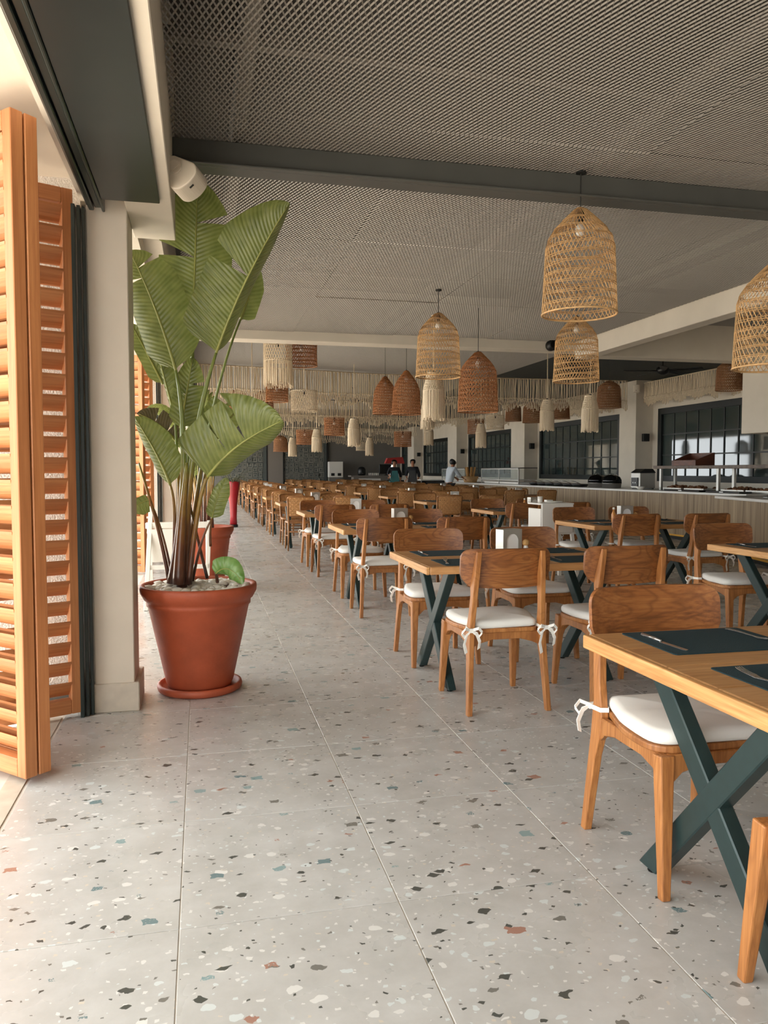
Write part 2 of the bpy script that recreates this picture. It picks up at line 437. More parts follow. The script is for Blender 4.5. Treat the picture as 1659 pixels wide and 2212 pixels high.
for x in (.22, 4.1): MB().box(x - .02, x + .02, -9, 10.1, 3.42, 3.62).build('joist', 'steel_beam', ceil)
MB().box(XL, 6.35, 10.42, YB, ZF + .07, ZF + .12).build('far_deck', 'deck_dark', ceil)
MB().box(6.35, XR, 10.42, YB, ZF, ZF + .08).build('far_deck', 'ceiling_dark', ceil)
MB().box(5.22, XR, -9, 10.42, ZF + .02, ZF + .1).build('far_deck', 'ceiling_dark', ceil)
bm_ = MB().box(XL, 5.05, 4.40, 4.52, 2.905, 3.045); bm_.box(XL, 5.05, 4.36, 4.40, 2.905, 2.917)
bm_.build('beam', 'steel_beam', ceil, bev=.003)
MB().box(XL, 5.22, 10.1, 10.38, 2.93, 3.6).build('beam', 'plaster', ceil, bev=.006)
MB().box(5.05, 5.24, -9, 10.1, 2.82, 3.6).build('beam', 'plaster', ceil, bev=.006)
MB().box(5.22, 8.7, 10.12, 10.40, 2.88, 3.6).build('beam', 'plaster', ceil, bev=.006)

# ---- left side: lintel on columns, dark soffit and door track, stucco stub walls
wl = struct(MB().box(-.36, XL, -9, 4.82, 2.62, 3.62).build('wall_left', 'plaster', bev=.004))
MB().box(-.60, -.36, -9, YB, 2.69, 3.62).build('lintel', 'plaster', wl)
MB().box(-.36, -.24, 4.82, YB, 2.80, 3.62).build('lintel', 'plaster', wl)
MB().box(-.46, -.185, -9, 4.12, 2.600, 2.70).build('soffit_panel', 'soffit_panel', wl, bev=.003)
tk = MB()
for a, b, z0, z1 in ((-.540, -.515, 2.60, 2.70), (-.512, -.480, 2.615, 2.70), (-.477, -.462, 2.595, 2.70)): tk.box(a, b, -9, 4.30, z0, z1)
tk.build('door_track', 'track_metal', wl, bev=.004)
MB().box(-.552, -.541, -9, 4.30, 2.625, 2.70).build('track_edge', 'steel_beam', wl)
COLS = [4.34, 11.95, 19.5, 27.0, 34.5, 40.6]
for k, y in enumerate(COLS):
    MB().box(-.56, -.36, y, y + .32, 0, 2.69).build('column', 'plaster', wl, bev=.004)
    MB().box(-.585, -.335, y - .012, y + .345, 0, .155).build('column_base', 'stone_base', wl, bev=.005)
    jb = MB()
    for a, b, d0, d1 in ((-.625, -.605, -.07, .02), (-.600, -.582, -.05, .02), (-.578, -.562, -.03, .02)): jb.box(a, b, y + d0, y + d1, 0, 2.62)
    jb.build('door_jamb', 'track_metal', wl, bev=.002)
    MB().box(-3.2 if k == 0 else -1.5, -.60, y + .10, y + .45, 0, 2.8).build('stub_wall', 'stucco', wl)
    if k < 1: MB().box(-3.2, -.60, y + .085, y + .10, 0, .14).build('skirting', 'steel_beam', wl)
MB().box(-2.25, -.60, -9, YB, 2.80, 3.0).build('porch_ceiling', 'plaster', wl)

# ---- right side: window wall with piers and the hood over the buffet
wr = MB()
WIN = [(11.3, 16.5), (18.1, 23.1), (25.0, 29.9), (31.9, 36.4), (38.4, 40.6)]
Z0, Z1 = 1.04, 2.72
wr.box(XR, XR + .25, -9.2, YB, 0, Z0); wr.box(XR, XR + .25, -9.2, YB, Z1, 3.62)
prev = -9.2
for a, b in WIN: wr.box(XR, XR + .25, prev, a, Z0, Z1); prev = b
wr.box(XR, XR + .25, prev, YB, Z0, Z1)
wallr = struct(wr.build('wall_right', 'plaster'))
for a, b in ((16.75, 17.85), (23.3, 24.75), (30.1, 31.6), (36.6, 38.1)):
    MB().box(XR - .45, XR + .02, a, b - .35, 0, 3.62).build('pier', 'plaster', wallr, bev=.006)
pane_cache = {}
for k, (a, b) in enumerate(WIN):
    fr = MB()
    t_ = .13
    fr.box(XR - .03, XR + .10, a, a + t_ + .1, Z0, Z1); fr.box(XR - .03, XR + .10, b - t_, b, Z0, Z1)
    fr.box(XR - .03, XR + .10, a + t_ + .1, b - t_, Z0, Z0 + .13); fr.box(XR - .03, XR + .10, a + t_ + .1, b - t_, Z1 - .14, Z1)
    wo = struct(fr.build('window_%d' % (k + 1), 'window_frame', bev=.004))
    ya, yb, za, zb = a + t_ + .1, b - t_, Z0 + .13, Z1 - .14
    ncol, nrow = max(3, round((yb - ya) / .46)), 3
    dy, dz = (yb - ya) / ncol, (zb - za) / nrow
    bs = [MB().box(XR + .02, XR + .06, ya + i * dy - .014, ya + i * dy + .014, za, zb) for i in range(1, ncol)]
    bs += [MB().box(XR + .015, XR + .065, ya, yb, za + j * dz - .014, za + j * dz + .014) for j in range(1, nrow)]
    for q in bs: q.build('glazing_bar', 'window_frame', wo)
    pm = MB().box(XR + .036, XR + .044, 0, dy, 0, dz).mesh('pane', 'window_glass')
    for i in range(ncol):
        for j in range(nrow):
            o = obj('pane', pm, wo, (0, ya + i * dy, za + j * dz))
MB().box(8.02, XR, 4.0, 10.5, 1.84, 3.62).build('hood', 'plaster', wallr, bev=.006)
struct(MB().box(-.6, XR + .3, -9.3, -9.0, 0, 3.62).build('wall_front_unseen', 'plaster'))  # unseen end wall, added with the longer roof to block light from behind camera
# ---- back wall with carved square-pattern panels
wb = struct(MB().box(-3.3, XR + .3, YB, YB + .3, 0, 3.62).build('wall_back', 'wall_dark'))
MB().box(3.32, 4.12, YB - .12, YB, 0, 3.4).build('pilaster', 'grey_panel', wb)
random.seed(11)
for xa, xb in ((1.0, 3.30), (4.16, 6.40)):
    MB().box(xa, xb, YB - .03, YB, .0, 3.3).build('carved_panel', 'relief_tile', wb)
    rl = MB(); s = .26
    for i in range(int((xb - xa) / s)):
        for j in range(12):
            cx, cz = xa + (i + .5) * s, .15 + (j + .5) * s
            for q in ((.115, .07) if random.random() < .7 else (.125, .085, .04)):
                ox, oz = random.choice(((0, 0), (.02, .02), (-.02, .02), (0, -.02)))
                for u0, u1, v0, v1 in ((-q, q, q - .018, q), (-q, q, -q, -q + .018), (-q, -q + .018, -q, q), (q - .018, q, -q, q)):
                    rl.box(cx + ox + u0, cx + ox + u1, YB - .06, YB - .03, cz + oz + v0, cz + oz + v1)
    stuff(rl.build('square_relief', 'relief_line', wb))
for x in (3.30, 4.14, 6.44): MB().box(x - .03, x + .03, YB - .13, YB, 0, 3.4).build('trim_bar', 'black', wb)

# ================================================================== SHUTTERS
def shutter_panel(wid, hgt, nsl, tilt, stile=.055, th=.055):
    """panel in local xz-plane, x from 0 to wid, thickness in y; parts returned on one empty"""
    root = obj('louvred_shutter', None)
    me = MB().box(0, stile, -th / 2, th / 2, 0, hgt).mesh('stile', 'shutter_wood', bev=.003)
    obj('stile', me, root); obj('stile', me, root, (wid - stile, 0, 0))
    mr_ = MB().box(stile, wid - stile, -th / 2, th / 2, 0, .075).mesh('rail', 'slat_wood', bev=.003)
    obj('rail', mr_, root); obj('rail', mr_, root, (0, 0, hgt - .075))
    L = wid - 2 * stile; sl_ = MB()
    prof = []
    for k in range(10):
        a = k * 2 * PI / 10; prof.append((.050 * math.cos(a), .010 * math.sin(a)))
    c, s_ = math.cos(tilt), math.sin(tilt)
    sl_.prism([(y * c - z * s_, y * s_ + z * c) for y, z in prof], 'yz', -.004, L + .004)
    sm = sl_.mesh('slat', 'slat_wood')
    z0, z1 = .075, hgt - .075
    for i in range(nsl):
        obj('slat', sm, root, (stile, 0, z0 + (i + .5) * (z1 - z0) / nsl))
    return freeze(root)
HSH = 2.66
sp_ = shutter_panel(.60, HSH, 24, math.radians(54))
A0 = math.atan2(.70, -.70)
def shut(org, ang, label, flip=False):
    o = place(sp_, (org[0], org[1], .03), ang, label, 'shutter', 'folding louvred shutters')
    return o
d0 = Vector((math.cos(A0), math.sin(A0), 0)); n0 = Vector((-d0.y, d0.x, 0))
shut(Vector((-.688, 3.392, 0)), A0, 'free-standing leading leaf of the folding wooden louvred shutter by the open terrace')
shut(Vector((-.688, 3.392, 0)) - n0 * .063, A0, 'second wooden louvred leaf folded flat against the leading shutter leaf')
shut(Vector((-.625, 4.300, 0)), math.atan2(-.42, -.90), 'wooden louvred shutter leaf hinged to the dark green door jamb before the stucco wall')
shut(Vector((-.68, 10.1, 0)), math.atan2(.5, -.86), 'reddish louvred shutter leaf folded beside the second plaster column')
shut(Vector((-.66, 11.5, 0)), math.atan2(-.5, -.86), 'reddish louvred shutter leaf hinged at the second plaster column')

# ================================================================== FURNITURE
def rounded(poly, rad, n=5):
    out_ = []; m = len(poly)
    for i in range(m):
        p, a, b = Vector(poly[i]), Vector(poly[i - 1]), Vector(poly[(i + 1) % m])
        da, db = (a - p).normalized(), (b - p).normalized(); r = rad[i] if isinstance(rad, (list, tuple)) else rad
        r = min(r, (a - p).length * .48, (b - p).length * .48)
        s0, s1 = p + da * r, p + db * r
        for k in range(n + 1):
            q = k / n; out_.append(tuple(s0 * (1 - q) ** 2 + p * 2 * q * (1 - q) + s1 * q * q))
    return out_
SEAT = rounded([(-.17, -.215), (.17, -.215), (.238, .02), (.228, .196), (-.228, .196), (-.238, .02)], [.03, .03, .11, .08, .08, .11], 6)
def curve_seat(poly, k=1.0, dz=0.0):
    return [(x * k, y * k) for x, y in poly]

def bow(sx, variant):
    """cushion tie round a rear post, sx = side"""
    mb = MB(); px, py, z = sx * .199, -.205, .452
    h = Vector((0, 0, .008))
    loop = [(px - sx * .012, py + .04, z), (px + sx * .016, py + .032, z), (px + sx * .018, py - .03, z - .004), (px - sx * .014, py - .036, z - .002), (px - sx * .016, py + .03, z)]
    mb.ribbon(loop, h)
    k = Vector((px + sx * .012, py - .040, z - .004))
    mb.box(k.x - .009, k.x + .009, k.y - .008, k.y + .006, k.z - .011, k.z + .010)
    o = (.0, .02)[variant % 2]
    for dx, l, sw in ((-.05, .115 + o, .02), (.05, .095, -.012)):
        mb.ribbon([k, k + Vector((dx * .5, -.012, -.012)), k + Vector((dx * .85, -.016, -l * .6)), k + Vector((dx + sw, -.012, -l))], Vector((.0075, .002, .004)))
    for dx in (-.045, .045):
        mb.ribbon([k, k + Vector((dx * .8, -.018, .014)), k + Vector((dx * 1.25, -.016, -.008)), k + Vector((dx * .9, -.014, -.03)), k + Vector((dx * .2, -.010, -.006))], Vector((.002, .002, .0075)))
    return mb

def teak_chair(variant):
    root = obj('dining_chair', None)
    post = [(-.268, 0), (-.236, 0), (-.196, .28), (-.172, .36), (-.168, .43), (-.196, .54), (-.206, .63), (-.196, .68), (-.245, .82), (-.262, .862), (-.276, .862), (-.272, .80), (-.250, .62), (-.232, .47), (-.236, .36)]
    for s in (-1, 1):
        mb = MB()
        mb.prism(post, 'yz', -.0145, .0145)
        mb.v = [(x + s * (.222 - .052 * z), y, z) for x, y, z in mb.v]
        mb.build('rear_leg', 'teak', root, bev=.004, seg=2)
    for s in (-1, 1):
        mb = MB().bar((s * .222, .238, 0), (s * .205, .195, .425), .0145, .0145, .024, .024, side=(1, 0, 0))
        mb.build('front_leg', 'teak', root, bev=.005, seg=2)
    # arched rails under the seat
    arch = [(-.20, .425), (.20, .425), (.20, .300), (.186, .335), (.150, .368), (.08, .385), (-.08, .385), (-.150, .368), (-.186, .335), (-.20, .300)]
    for s in (-1, 1):
        mb = MB().prism(arch, 'yz', -.011, .011); mb.v = [(x + s * .203, y, z) for x, y, z in mb.v]
        mb.build('side_rail', 'teak', root, bev=.003)
    MB().prism([(x * .96, z) for x, z in arch], 'xz', .182, .204).build('front_rail', 'teak', root, bev=.003)
    MB().prism([(x * .96, max(z, .352)) for x, z in arch], 'xz', -.205, -.185).build('back_rail', 'teak', root, bev=.003)
    MB().prism(SEAT, 'xy', .424, .446).build('seat', 'teak', root, bev=.005, seg=2)
    # curved backrest board
    nu, nv = 40, 8; W, zb, zt = .252, .672, .872
    def bk(u, v, side):
        x = u * W; e = max(0.0, (abs(u) - .78) / .22)
        rr = .052 * (1 - math.sqrt(max(0.0, 1 - e * e)))
        belly = .018 * (1 - u * u)
        z0, z1 = zb - belly * .6 + rr * 1.0 + .03 * e, zt - rr
        z = z0 + (z1 - z0) * v
        y = -.236 + .05 * (u * u) - .10 * (z - .70) + .010
        return Vector((x, y + (side * .010), z))
    mb = MB(); vs = []; fs = []
    for sd in (-1, 1):
        for i in range(nu + 1):
            for j in range(nv + 1): vs.append(bk(math.sin(PI / 2 * (-1 + 2 * i / nu)), j / nv, sd))
    N = (nu + 1) * (nv + 1); id_ = lambda s_, i, j: s_ * N + i * (nv + 1) + j
    for i in range(nu):
        for j in range(nv):
            fs.append((id_(0, i, j), id_(0, i + 1, j), id_(0, i + 1, j + 1), id_(0, i, j + 1)))
            fs.append((id_(1, i, j), id_(1, i, j + 1), id_(1, i + 1, j + 1), id_(1, i + 1, j)))
    for i in range(nu):
        for j in (0, nv): fs.append((id_(0, i, j), id_(0, i + 1, j), id_(1, i + 1, j), id_(1, i, j)))
    for j in range(nv):
        for i in (0, nu): fs.append((id_(0, i, j), id_(0, i, j + 1), id_(1, i, j + 1), id_(1, i, j)))
    mb.add(vs, fs); mb.build('backrest', 'teak_back', root, bev=.0025)
    # loose seat pad
    rings = []
    for k, z in ((.93, .446), (.985, .451), (1.0, .462), (.995, .476), (.965, .487), (.88, .493), (.6, .497), (.2, .498)):
        rings.append([(x * k * .985, (y - .005) * k + .006 + (0 if k > .9 else 0), z + .0025 * math.sin(x * 31 + y * 17)) for x, y in SEAT])
    cu = MB().loops(rings).build('cushion', 'cushion', root, smooth=True)
    for s in (-1, 1): bow(s, variant + (s > 0)).build('tie', 'ribbon', cu)
    return freeze(root)
chairA = teak_chair(0)

def cane_chair():
    root = obj('cane_chair', None)
    for s in (-1, 1):
        MB().tube([(s * .205, -.245, 0), (s * .195, -.205, .25), (s * .19, -.195, .45), (s * .205, -.225, .66), (s * .212, -.262, .845)], [.013, .016, .018, .016, .014], 8).build('rear_leg', 'cane_wood', root, smooth=True)
        MB().tube([(s * .205, .215, 0), (s * .195, .195, .44)], [.012, .018], 8).build('front_leg', 'cane_wood', root, smooth=True)
    MB().tube([(-.212, -.262, .84), (-.19, -.276, .862), (-.1, -.298, .868), (0, -.304, .868), (.1, -.298, .868), (.19, -.276, .862), (.212, -.262, .84)], .016, 8).build('top_rail', 'cane_wood', root, smooth=True)
    MB().tube([(-.196, -.208, .56), (-.1, -.235, .555), (0, -.24, .555), (.1, -.235, .555), (.196, -.208, .56)], .012, 6).build('lower_rail', 'cane_wood', root, smooth=True)
    MB().prism(rounded([(-.2, -.22), (.2, -.22), (.225, .225), (-.225, .225)], [.08, .08, .12, .12], 5), 'xy', .435, .468).build('seat', 'cane_wood', root, bev=.008, seg=2)
    for pts in (((-.197, -.21, .24), (-.2, .2, .22)), ((.197, -.21, .24), (.2, .2, .22)), ((-.2, .2, .28), (.2, .2, .28)), ((-.197, -.21, .30), (.197, -.21, .30))):
        MB().tube(pts, .009, 6).build('stretcher', 'cane_wood', root, smooth=True)
    cp = MB()
    def P(u, v, o):
        z = .565 + .29 * v; y = -.232 - .055 * v - .022 * (1 - u * u) * 1.4 + o
        return Vector((u * (.188 + .012 * v), y, z))
    nh, nv_ = 9, 12
    for i in range(nh):
        v = (i + .5) / nh
        cp.ribbon([P(-1 + 2 * k / 12, v, .003 * (-1) ** (k + i)) for k in range(13)], Vector((0, 0, .0125)), .001)
    for i in range(nv_):
        u = -1 + 2 * (i + .5) / nv_
        cp.ribbon([P(u, k / 9, -.003 * (-1) ** (k + i)) for k in range(10)], Vector((.0125, 0, 0)), .001)
    cp.build('cane_back', 'cane', root)
    return freeze(root)
chairB = cane_chair()

TL_, TD, TZ = 1.37, .88, .745
def make_table():
    root = obj('dining_table', None)
    n = 4; wdt = TD / n
    pm = MB().box(-TL_ / 2 + .022, TL_ / 2 - .022, .0007, wdt - .0007, TZ - .044, TZ).mesh('plank', 'teak_top', bev=.005, seg=2)
    for i in range(n): obj('plank', pm, root, (0, -TD / 2 + i * wdt, 0))
    em = MB().box(-.011, .011, -TD / 2, TD / 2, TZ - .044, TZ).mesh('end_board', 'teak_end', bev=.005, seg=2)
    for s in (-1, 1): obj('end_board', em, root, (s * (TL_ / 2 - .011), 0, 0))
    for s in (-1, 1):
        x = s * (TL_ / 2 - .185)
        MB().box(x - .022, x + .022, -.36, .36, TZ - .052, TZ - .044).build('mounting_plate', 'green_metal', root)
        for q in (-1, 1):
            hw_ = .048; a_, b_ = -q * .300, q * .300
            mb = MB().prism([(a_ - hw_, .014), (a_ + hw_, .014), (b_ + hw_, TZ - .05), (b_ - hw_, TZ - .05)], 'yz', x - .0245 + q * .0008, x + .0245 + q * .0008)
            lg = mb.build('leg', 'green_metal', root, bev=.004)
            MB().lathe([(.016, 0), (.018, .004), (.010, .008), (.010, .03)], 10, (x, -q * .300, 0)).build('foot', 'black', lg)
    return freeze(root)
table = make_table()

# small table things
matp = tag(MB().prism(rounded([(-.215, -.155), (.215, -.155), (.215, .155), (-.215, .155)], .012, 3), 'xy', 0, .003).build('placemat', 'placemat'), 'x', 'x')
rb = MB()
knife = obj('table_knife', None)
kb = MB().prism([(-.009, .0), (.008, .0), (.008, .11), (.004, .125), (-.009, .118)], 'xy', .0005, .002)
kb.build('blade', 'steel', knife, bev=.0004)
MB().tube([(0, 0, .004), (.0, -.03, .005), (0, -.095, .005)], [.0045, .006, .007], 8).build('handle', 'steel', knife, smooth=True)
freeze(knife)
fork = obj('table_fork', None)
fh = MB()
fh.ribbon([(0, -.11, .005), (0, -.06, .006), (0, .0, .004), (0, .03, .003), (0, .05, .006)], [Vector((.009, 0, 0)), Vector((.006, 0, 0)), Vector((.0035, 0, 0)), Vector((.008, 0, 0)), Vector((.0115, 0, 0))], .001)
fh.build('handle', 'steel', fork)
for i in range(4):
    x = -.0095 + i * .0063
    MB().ribbon([(x, .05, .006), (x, .07, .008), (x, .09, .012), (x, .098, .015)], Vector((.0014, 0, 0)), .0008).build('tine', 'steel', fork)
freeze(fork)
holder = obj('napkin_holder', None)
hp = rounded([(-.055, 0), (.055, 0), (.055, .135), (-.055, .135)], .004, 2)
def arch_plate(y0, y1):
    mb = MB(); o_, i_ = [], []
    n = 24
    for k in range(n):
        a = PI * k / (n - 1); i_.append((.036 * math.cos(a), .078 + .036 * math.sin(a)))
    i_ = [(.036, .02)] + i_ + [(-.036, .02)]
    o_ = [(.055, .0)] + [(.055 * max(-1, min(1, 1.5 * math.cos(PI * k / (n - 1)))), .004 + .131 * min(1, 1.6 * math.sin(PI * k / (n - 1)))) for k in range(n)] + [(-.055, .0)]
    m = len(i_)
    vs = [(x, y, z) for y in (y0, y1) for x, z in o_ + i_]
    fs = []
    for k in range(m):
        j = (k + 1) % m
        fs += [(k, j, m + j, m + k), (2 * m + k, 3 * m + k, 3 * m + j, 2 * m + j), (k, 2 * m + k, 2 * m + j, j), (m + k, m + j, 3 * m + j, 3 * m + k)]
    return mb.add(vs, fs)
arch_plate(-.032, -.029).build('face_plate', 'steel_satin', holder); arch_plate(.029, .032).build('face_plate', 'steel_satin', holder)
hb = MB().box(-.057, -.055, -.032, .032, 0, .137); hb.box(.055, .057, -.032, .032, 0, .137); hb.box(-.057, .057, -.032, .032, .135, .137); hb.box(-.057, .057, -.032, .032, 0, .003)
hb.build('case', 'steel_satin', holder)
MB().box(-.05, .05, -.026, .026, .003, .118).build('napkins', 'paper', holder, bev=.006)
freeze(holder)
shaker = obj('salt_shaker', None)
MB().lathe([(.016, 0), (.020, .004), (.018, .04), (.013, .062), (.013, .068)], 14).build('glass_body', 'ceramic', shaker, smooth=True)
MB().lathe([(.014, .066), (.021, .074), (.022, .09), (.014, .100), (.005, .104)], 14).build('wooden_cap', 'bread', shaker, smooth=True)
freeze(shaker)
oilset = obj('condiment_bottle', None)
MB().lathe([(.022, 0), (.024, .01), (.024, .08), (.012, .11), (.010, .135)], 14).build('bottle_body', 'amber', oilset, smooth=True)
MB().lathe([(.012, .133), (.012, .150), (.006, .156)], 12).build('stopper', 'ceramic', oilset, smooth=True)
freeze(oilset)

ROWS = [1.90, 4.62, 7.42, 10.15, 13.28, 16.15, 19.0, 21.8, 24.6, 27.4, 30.2, 33.0, 35.8]
ORD = ['first', 'second', 'third', 'fourth', 'fifth', 'sixth', 'seventh', 'eighth', 'ninth', 'tenth', 'eleventh', 'twelfth', 'thirteenth']
COLX = [1.24, 3.72, 6.05]
CN = ['aisle', 'middle', 'counter-side']
random.seed(22)
for ci, x0 in enumerate(COLX):
    for ri, yc in enumerate(ROWS):
        if ci == 1 and ri == 0: continue
        if ci == 2 and ri < 5: continue
        xl = x0 - (.12 if (ci == 1 and ri == 1) else .03 if (ci == 0 and ri < 2) else 0); xc = xl + TL_ / 2
        where = '%s row, %s from the terrace door' % (CN[ci], ORD[ri])
        g = 'dining tables in rows'
        place(table, (xc, yc, 0), 0, 'teak plank table on crossed dark green legs, ' + where, 'table', g)
        for sx in (-1, 1):
            for sy in (-1, 1):
                if ri == 0 and sx == 1: continue
                if ri == 0 and sy == -1: cy = yc - .24 - .235
                else: cy = yc + sy * (TD / 2 + .06)
                jx, jy, ja = random.uniform(-.015, .015), random.uniform(-.05, .05), random.uniform(-.045, .045)
                if ri < 2 and ci == 0: jx = jy = ja = 0
                if ri == 1 and ci == 0: jx = .03 if sy == -1 else .012
                if ri == 1 and ci == 0 and sy == -1: cy = 4.10
                if ri == 0 and sy == 1: cy = 2.275
                cx = xc + sx * (.355 if ri < 4 else .372)
                if ri == 0 and sy == 1: cx = 1.552
                ends = 'window end' if sx == 1 else 'aisle end'
                face = 'facing the back wall' if sy == -1 else 'facing the terrace door'
                if ri < 4:
                    lab = 'teak chair with white tied cushion %s, %s of %s table %s' % (face, ends, ORD[ri], CN[ci])
                    place(chairA, (cx + jx, cy + jy, 0), (0 if sy == -1 else PI) + ja, lab, 'chair', 'teak chairs with white cushions')
                else:
                    lab = 'woven cane-back chair %s, %s of %s table %s row' % (face, ends, ORD[ri], CN[ci])
                    place(chairB, (cx + jx, cy + jy, 0), (0 if sy == -1 else PI) + ja, lab, 'chair', 'cane-back chairs')
        if ri < 5:
            for sx in (-1, 1):
                for sy in (-1, 1):
                    if ri == 0 and sx == 1: pass
                    mx, my = xc + sx * .345, yc + sy * .25
                    if ri == 0: my = yc + (.262 if sy == 1 else -.20)
                    sd = ('window end' if sx == 1 else 'aisle end') + (' by the chair facing the back wall' if sy == -1 else ' by the chair facing the terrace door')
                    sd2 = '%s row %s table, %s' % (CN[ci], ORD[ri], ('window end' if sx == 1 else 'aisle end') + (' side facing back wall' if sy == -1 else ' side facing door'))
                    place(matp, (mx, my, TZ), random.uniform(-.02, .02), 'dark green woven placemat, ' + sd2, 'placemat', 'dark placemats')
                    # sitter's right hand holds the knife
                    rz = 0 if sy == -1 else PI
                    kx = .165 if sy == -1 else -.165
                    place(knife, (mx + kx, my + random.uniform(-.015, .015), TZ + .003), rz + random.uniform(-.08, .08), 'steel knife on placemat, ' + sd2, 'knife', 'table knives')
                    place(fork, (mx - kx, my + random.uniform(-.015, .02), TZ + .003), rz + random.uniform(-.25, .1), 'steel fork on placemat, ' + sd2, 'fork', 'table forks')
        if 0 < ri < 9:
            hx = xc + random.uniform(-.12, .08)
            if (ri, ci) == (1, 0): hx = xc - .02
            if (ri, ci) == (2, 0): hx = xc - .05
            wl_ = '%s row, %s from door' % (CN[ci], ORD[ri])
            place(holder, (hx, yc + .0, TZ), random.uniform(-.25, .25), 'steel napkin holder with arched face on the table, ' + wl_, 'napkin holder', 'napkin holders', 1.25)
            if ri < 6:
                place(shaker, (hx + .11, yc - .01, TZ), 0, 'round wooden-capped salt shaker beside the napkin holder, ' + wl_, 'shaker', 'salt shakers')
                if ci: place(oilset, (hx - .12, yc + .02, TZ), 0, 'small amber condiment bottle beside the napkin holder, ' + wl_, 'bottle', 'condiment bottles')

# ================================================================== PENDANT LAMPS
def bell_profile(h, r, dome=.42):
    pr = []
    for k in range(15):
        t_ = k / 14
        if t_ < dome: q = t_ / dome; rr = r * .92 * (math.sin(q * PI / 2) ** .92) + .004
        else: q = (t_ - dome) / (1 - dome); rr = r * (.92 + .08 * q)
        pr.append((max(rr, .02), -h * t_))
    return pr
def drum_profile(h, r): return [(r * (1 - .03 * (1 - abs(2 * k / 8 - 1))), -h * k / 8) for k in range(9)]
def interp(pr, t_):
    x = t_ * (len(pr) - 1); i = min(int(x), len(pr) - 2); f = x - i
    return pr[i][0] * (1 - f) + pr[i + 1][0] * f, pr[i][1] * (1 - f) + pr[i + 1][1] * f
def wicker(pr, bands, ribs, rs=.0032, dense=False, seed=0):
    rng = random.Random(seed); mb = MB()
    for b in range(bands + 1):
        t_ = .03 + .97 * b / bands
        for off in ((0, .016) if b else (0,)):
            r, z = interp(pr, min(1, t_ + off)); n = 30
            mb.tube([((r + .001 * rng.uniform(-1, 1)) * math.cos(k * 2 * PI / n), r * math.sin(k * 2 * PI / n), z + .004 * math.sin(k * 2 * PI / n * 2 + b) + rng.uniform(-.002, .002)) for k in range(n)], rs * 1.15, 3, closed=True)
    for b in range(bands):
        t0, t1 = .03 + .97 * b / bands, .03 + .97 * (b + 1) / bands
        r0, z0 = interp(pr, t0); r1, z1 = interp(pr, t1)
        for dirn in ((1, -1) if (dense or b % 3 == 1) else (1,)):
            dirn *= 1 if b % 2 else 1
            for k in range(ribs):
                a0 = 2 * PI * (k + rng.uniform(-.12, .12)) / ribs; a1 = a0 + dirn * 2 * PI * 1.15 / ribs
                mb.tube([(r0 * math.cos(a0), r0 * math.sin(a0), z0), (r1 * math.cos(a1), r1 * math.sin(a1), z1)], rs, 3, cap=False)
    return mb
def basket(kind, pr, bands, ribs, mat, drop, dense=False, rs=.0032, seed=0):
    """origin at top of the shade; the cord is its own part and gets its length later"""
    root = obj('basket_pendant_lamp', None)
    sh = wicker(pr, bands, ribs, rs, dense, seed).build('shade', mat, root, recalc=False)
    r, z = pr[-1]; n = 36
    MB().tube([(r * math.cos(k * 2 * PI / n), r * math.sin(k * 2 * PI / n), z) for k in range(n)], .006, 6, closed=True).build('rim', mat, sh, smooth=True)
    MB().lathe([(.004, .0), (.02, -.01), (.022, -.06), (.016, -.09)], 12).build('lamp_socket', 'black', root, smooth=True)
    MB().lathe([(.010, -.088), (.026, -.12), (.03, -.14), (.02, -.165), (.004, -.172)], 14).build('bulb', 'ceramic', root, smooth=True)
    return freeze(root)
def macrame(kind, h, r, top=.45, shoulder=1.0, seed=0):
    root = obj('macrame_pendant_lamp', None); rng = random.Random(seed)
    n = 34; ht = h * top
    def ring(z, rr, rs=.006): return MB().tube([(rr * math.cos(k * 2 * PI / 28), rr * math.sin(k * 2 * PI / 28), z) for k in range(28)], rs, 6, closed=True)
    ring(0, r * shoulder).build('top_hoop', 'macrame', root, smooth=True); ring(-ht, r).build('lower_hoop', 'macrame', root, smooth=True)
    kn = MB()
    m = 6
    for j in range(m):
        t0, t1 = j / m, (j + 1) / m
        r0, r1 = r * (shoulder + (1 - shoulder) * t0), r * (shoulder + (1 - shoulder) * t1)
        for k in range(n):
            for dd in (-1, 1):
                a0 = 2 * PI * (k + .5 * (j % 2)) / n; a1 = a0 + dd * PI / n
                kn.tube([(r0 * math.cos(a0), r0 * math.sin(a0), -ht * t0), (r1 * math.cos(a1), r1 * math.sin(a1), -ht * t1)], .0055, 4, cap=False)
    kn.build('knotted_band', 'macrame', root, recalc=False)
    fr = MB()
    for k in range(n * 2):
        a = PI * (k + rng.uniform(-.3, .3)) / n; l = (h - ht) * (1 - .22 * abs(math.sin(a * 4)) * rng.random())
        x, y = r * math.cos(a), r * math.sin(a)
        fr.tube([(x, y, -ht), (x * 1.01, y * 1.01, -ht - l * .5), (x * (1 + rng.uniform(-.04, .05)), y * (1 + rng.uniform(-.04, .05)), -ht - l)], [.005, .0055, .007], 4)
    stuff(fr.build('fringe', 'macrame', root, recalc=False))
    MB().lathe([(.004, .03), (.02, .02), (.022, -.05), (.012, -.07)], 10).build('lamp_socket', 'black', root)
    hg = MB()
    for k in range(3):
        a = k * 2 * PI / 3; hg.tube([(0, 0, .04), (r * shoulder * math.cos(a), r * shoulder * math.sin(a), 0)], .003, 4)
    hg.build('hanger', 'macrame', root)
    return freeze(root)
P_BELL = basket('bell', bell_profile(.63, .22), 11, 48, 'wicker', 0, rs=.0027, seed=1)
P_TALL = basket('tall', bell_profile(.66, .22), 13, 40, 'wicker_orange', 0, True, .0030, seed=2)
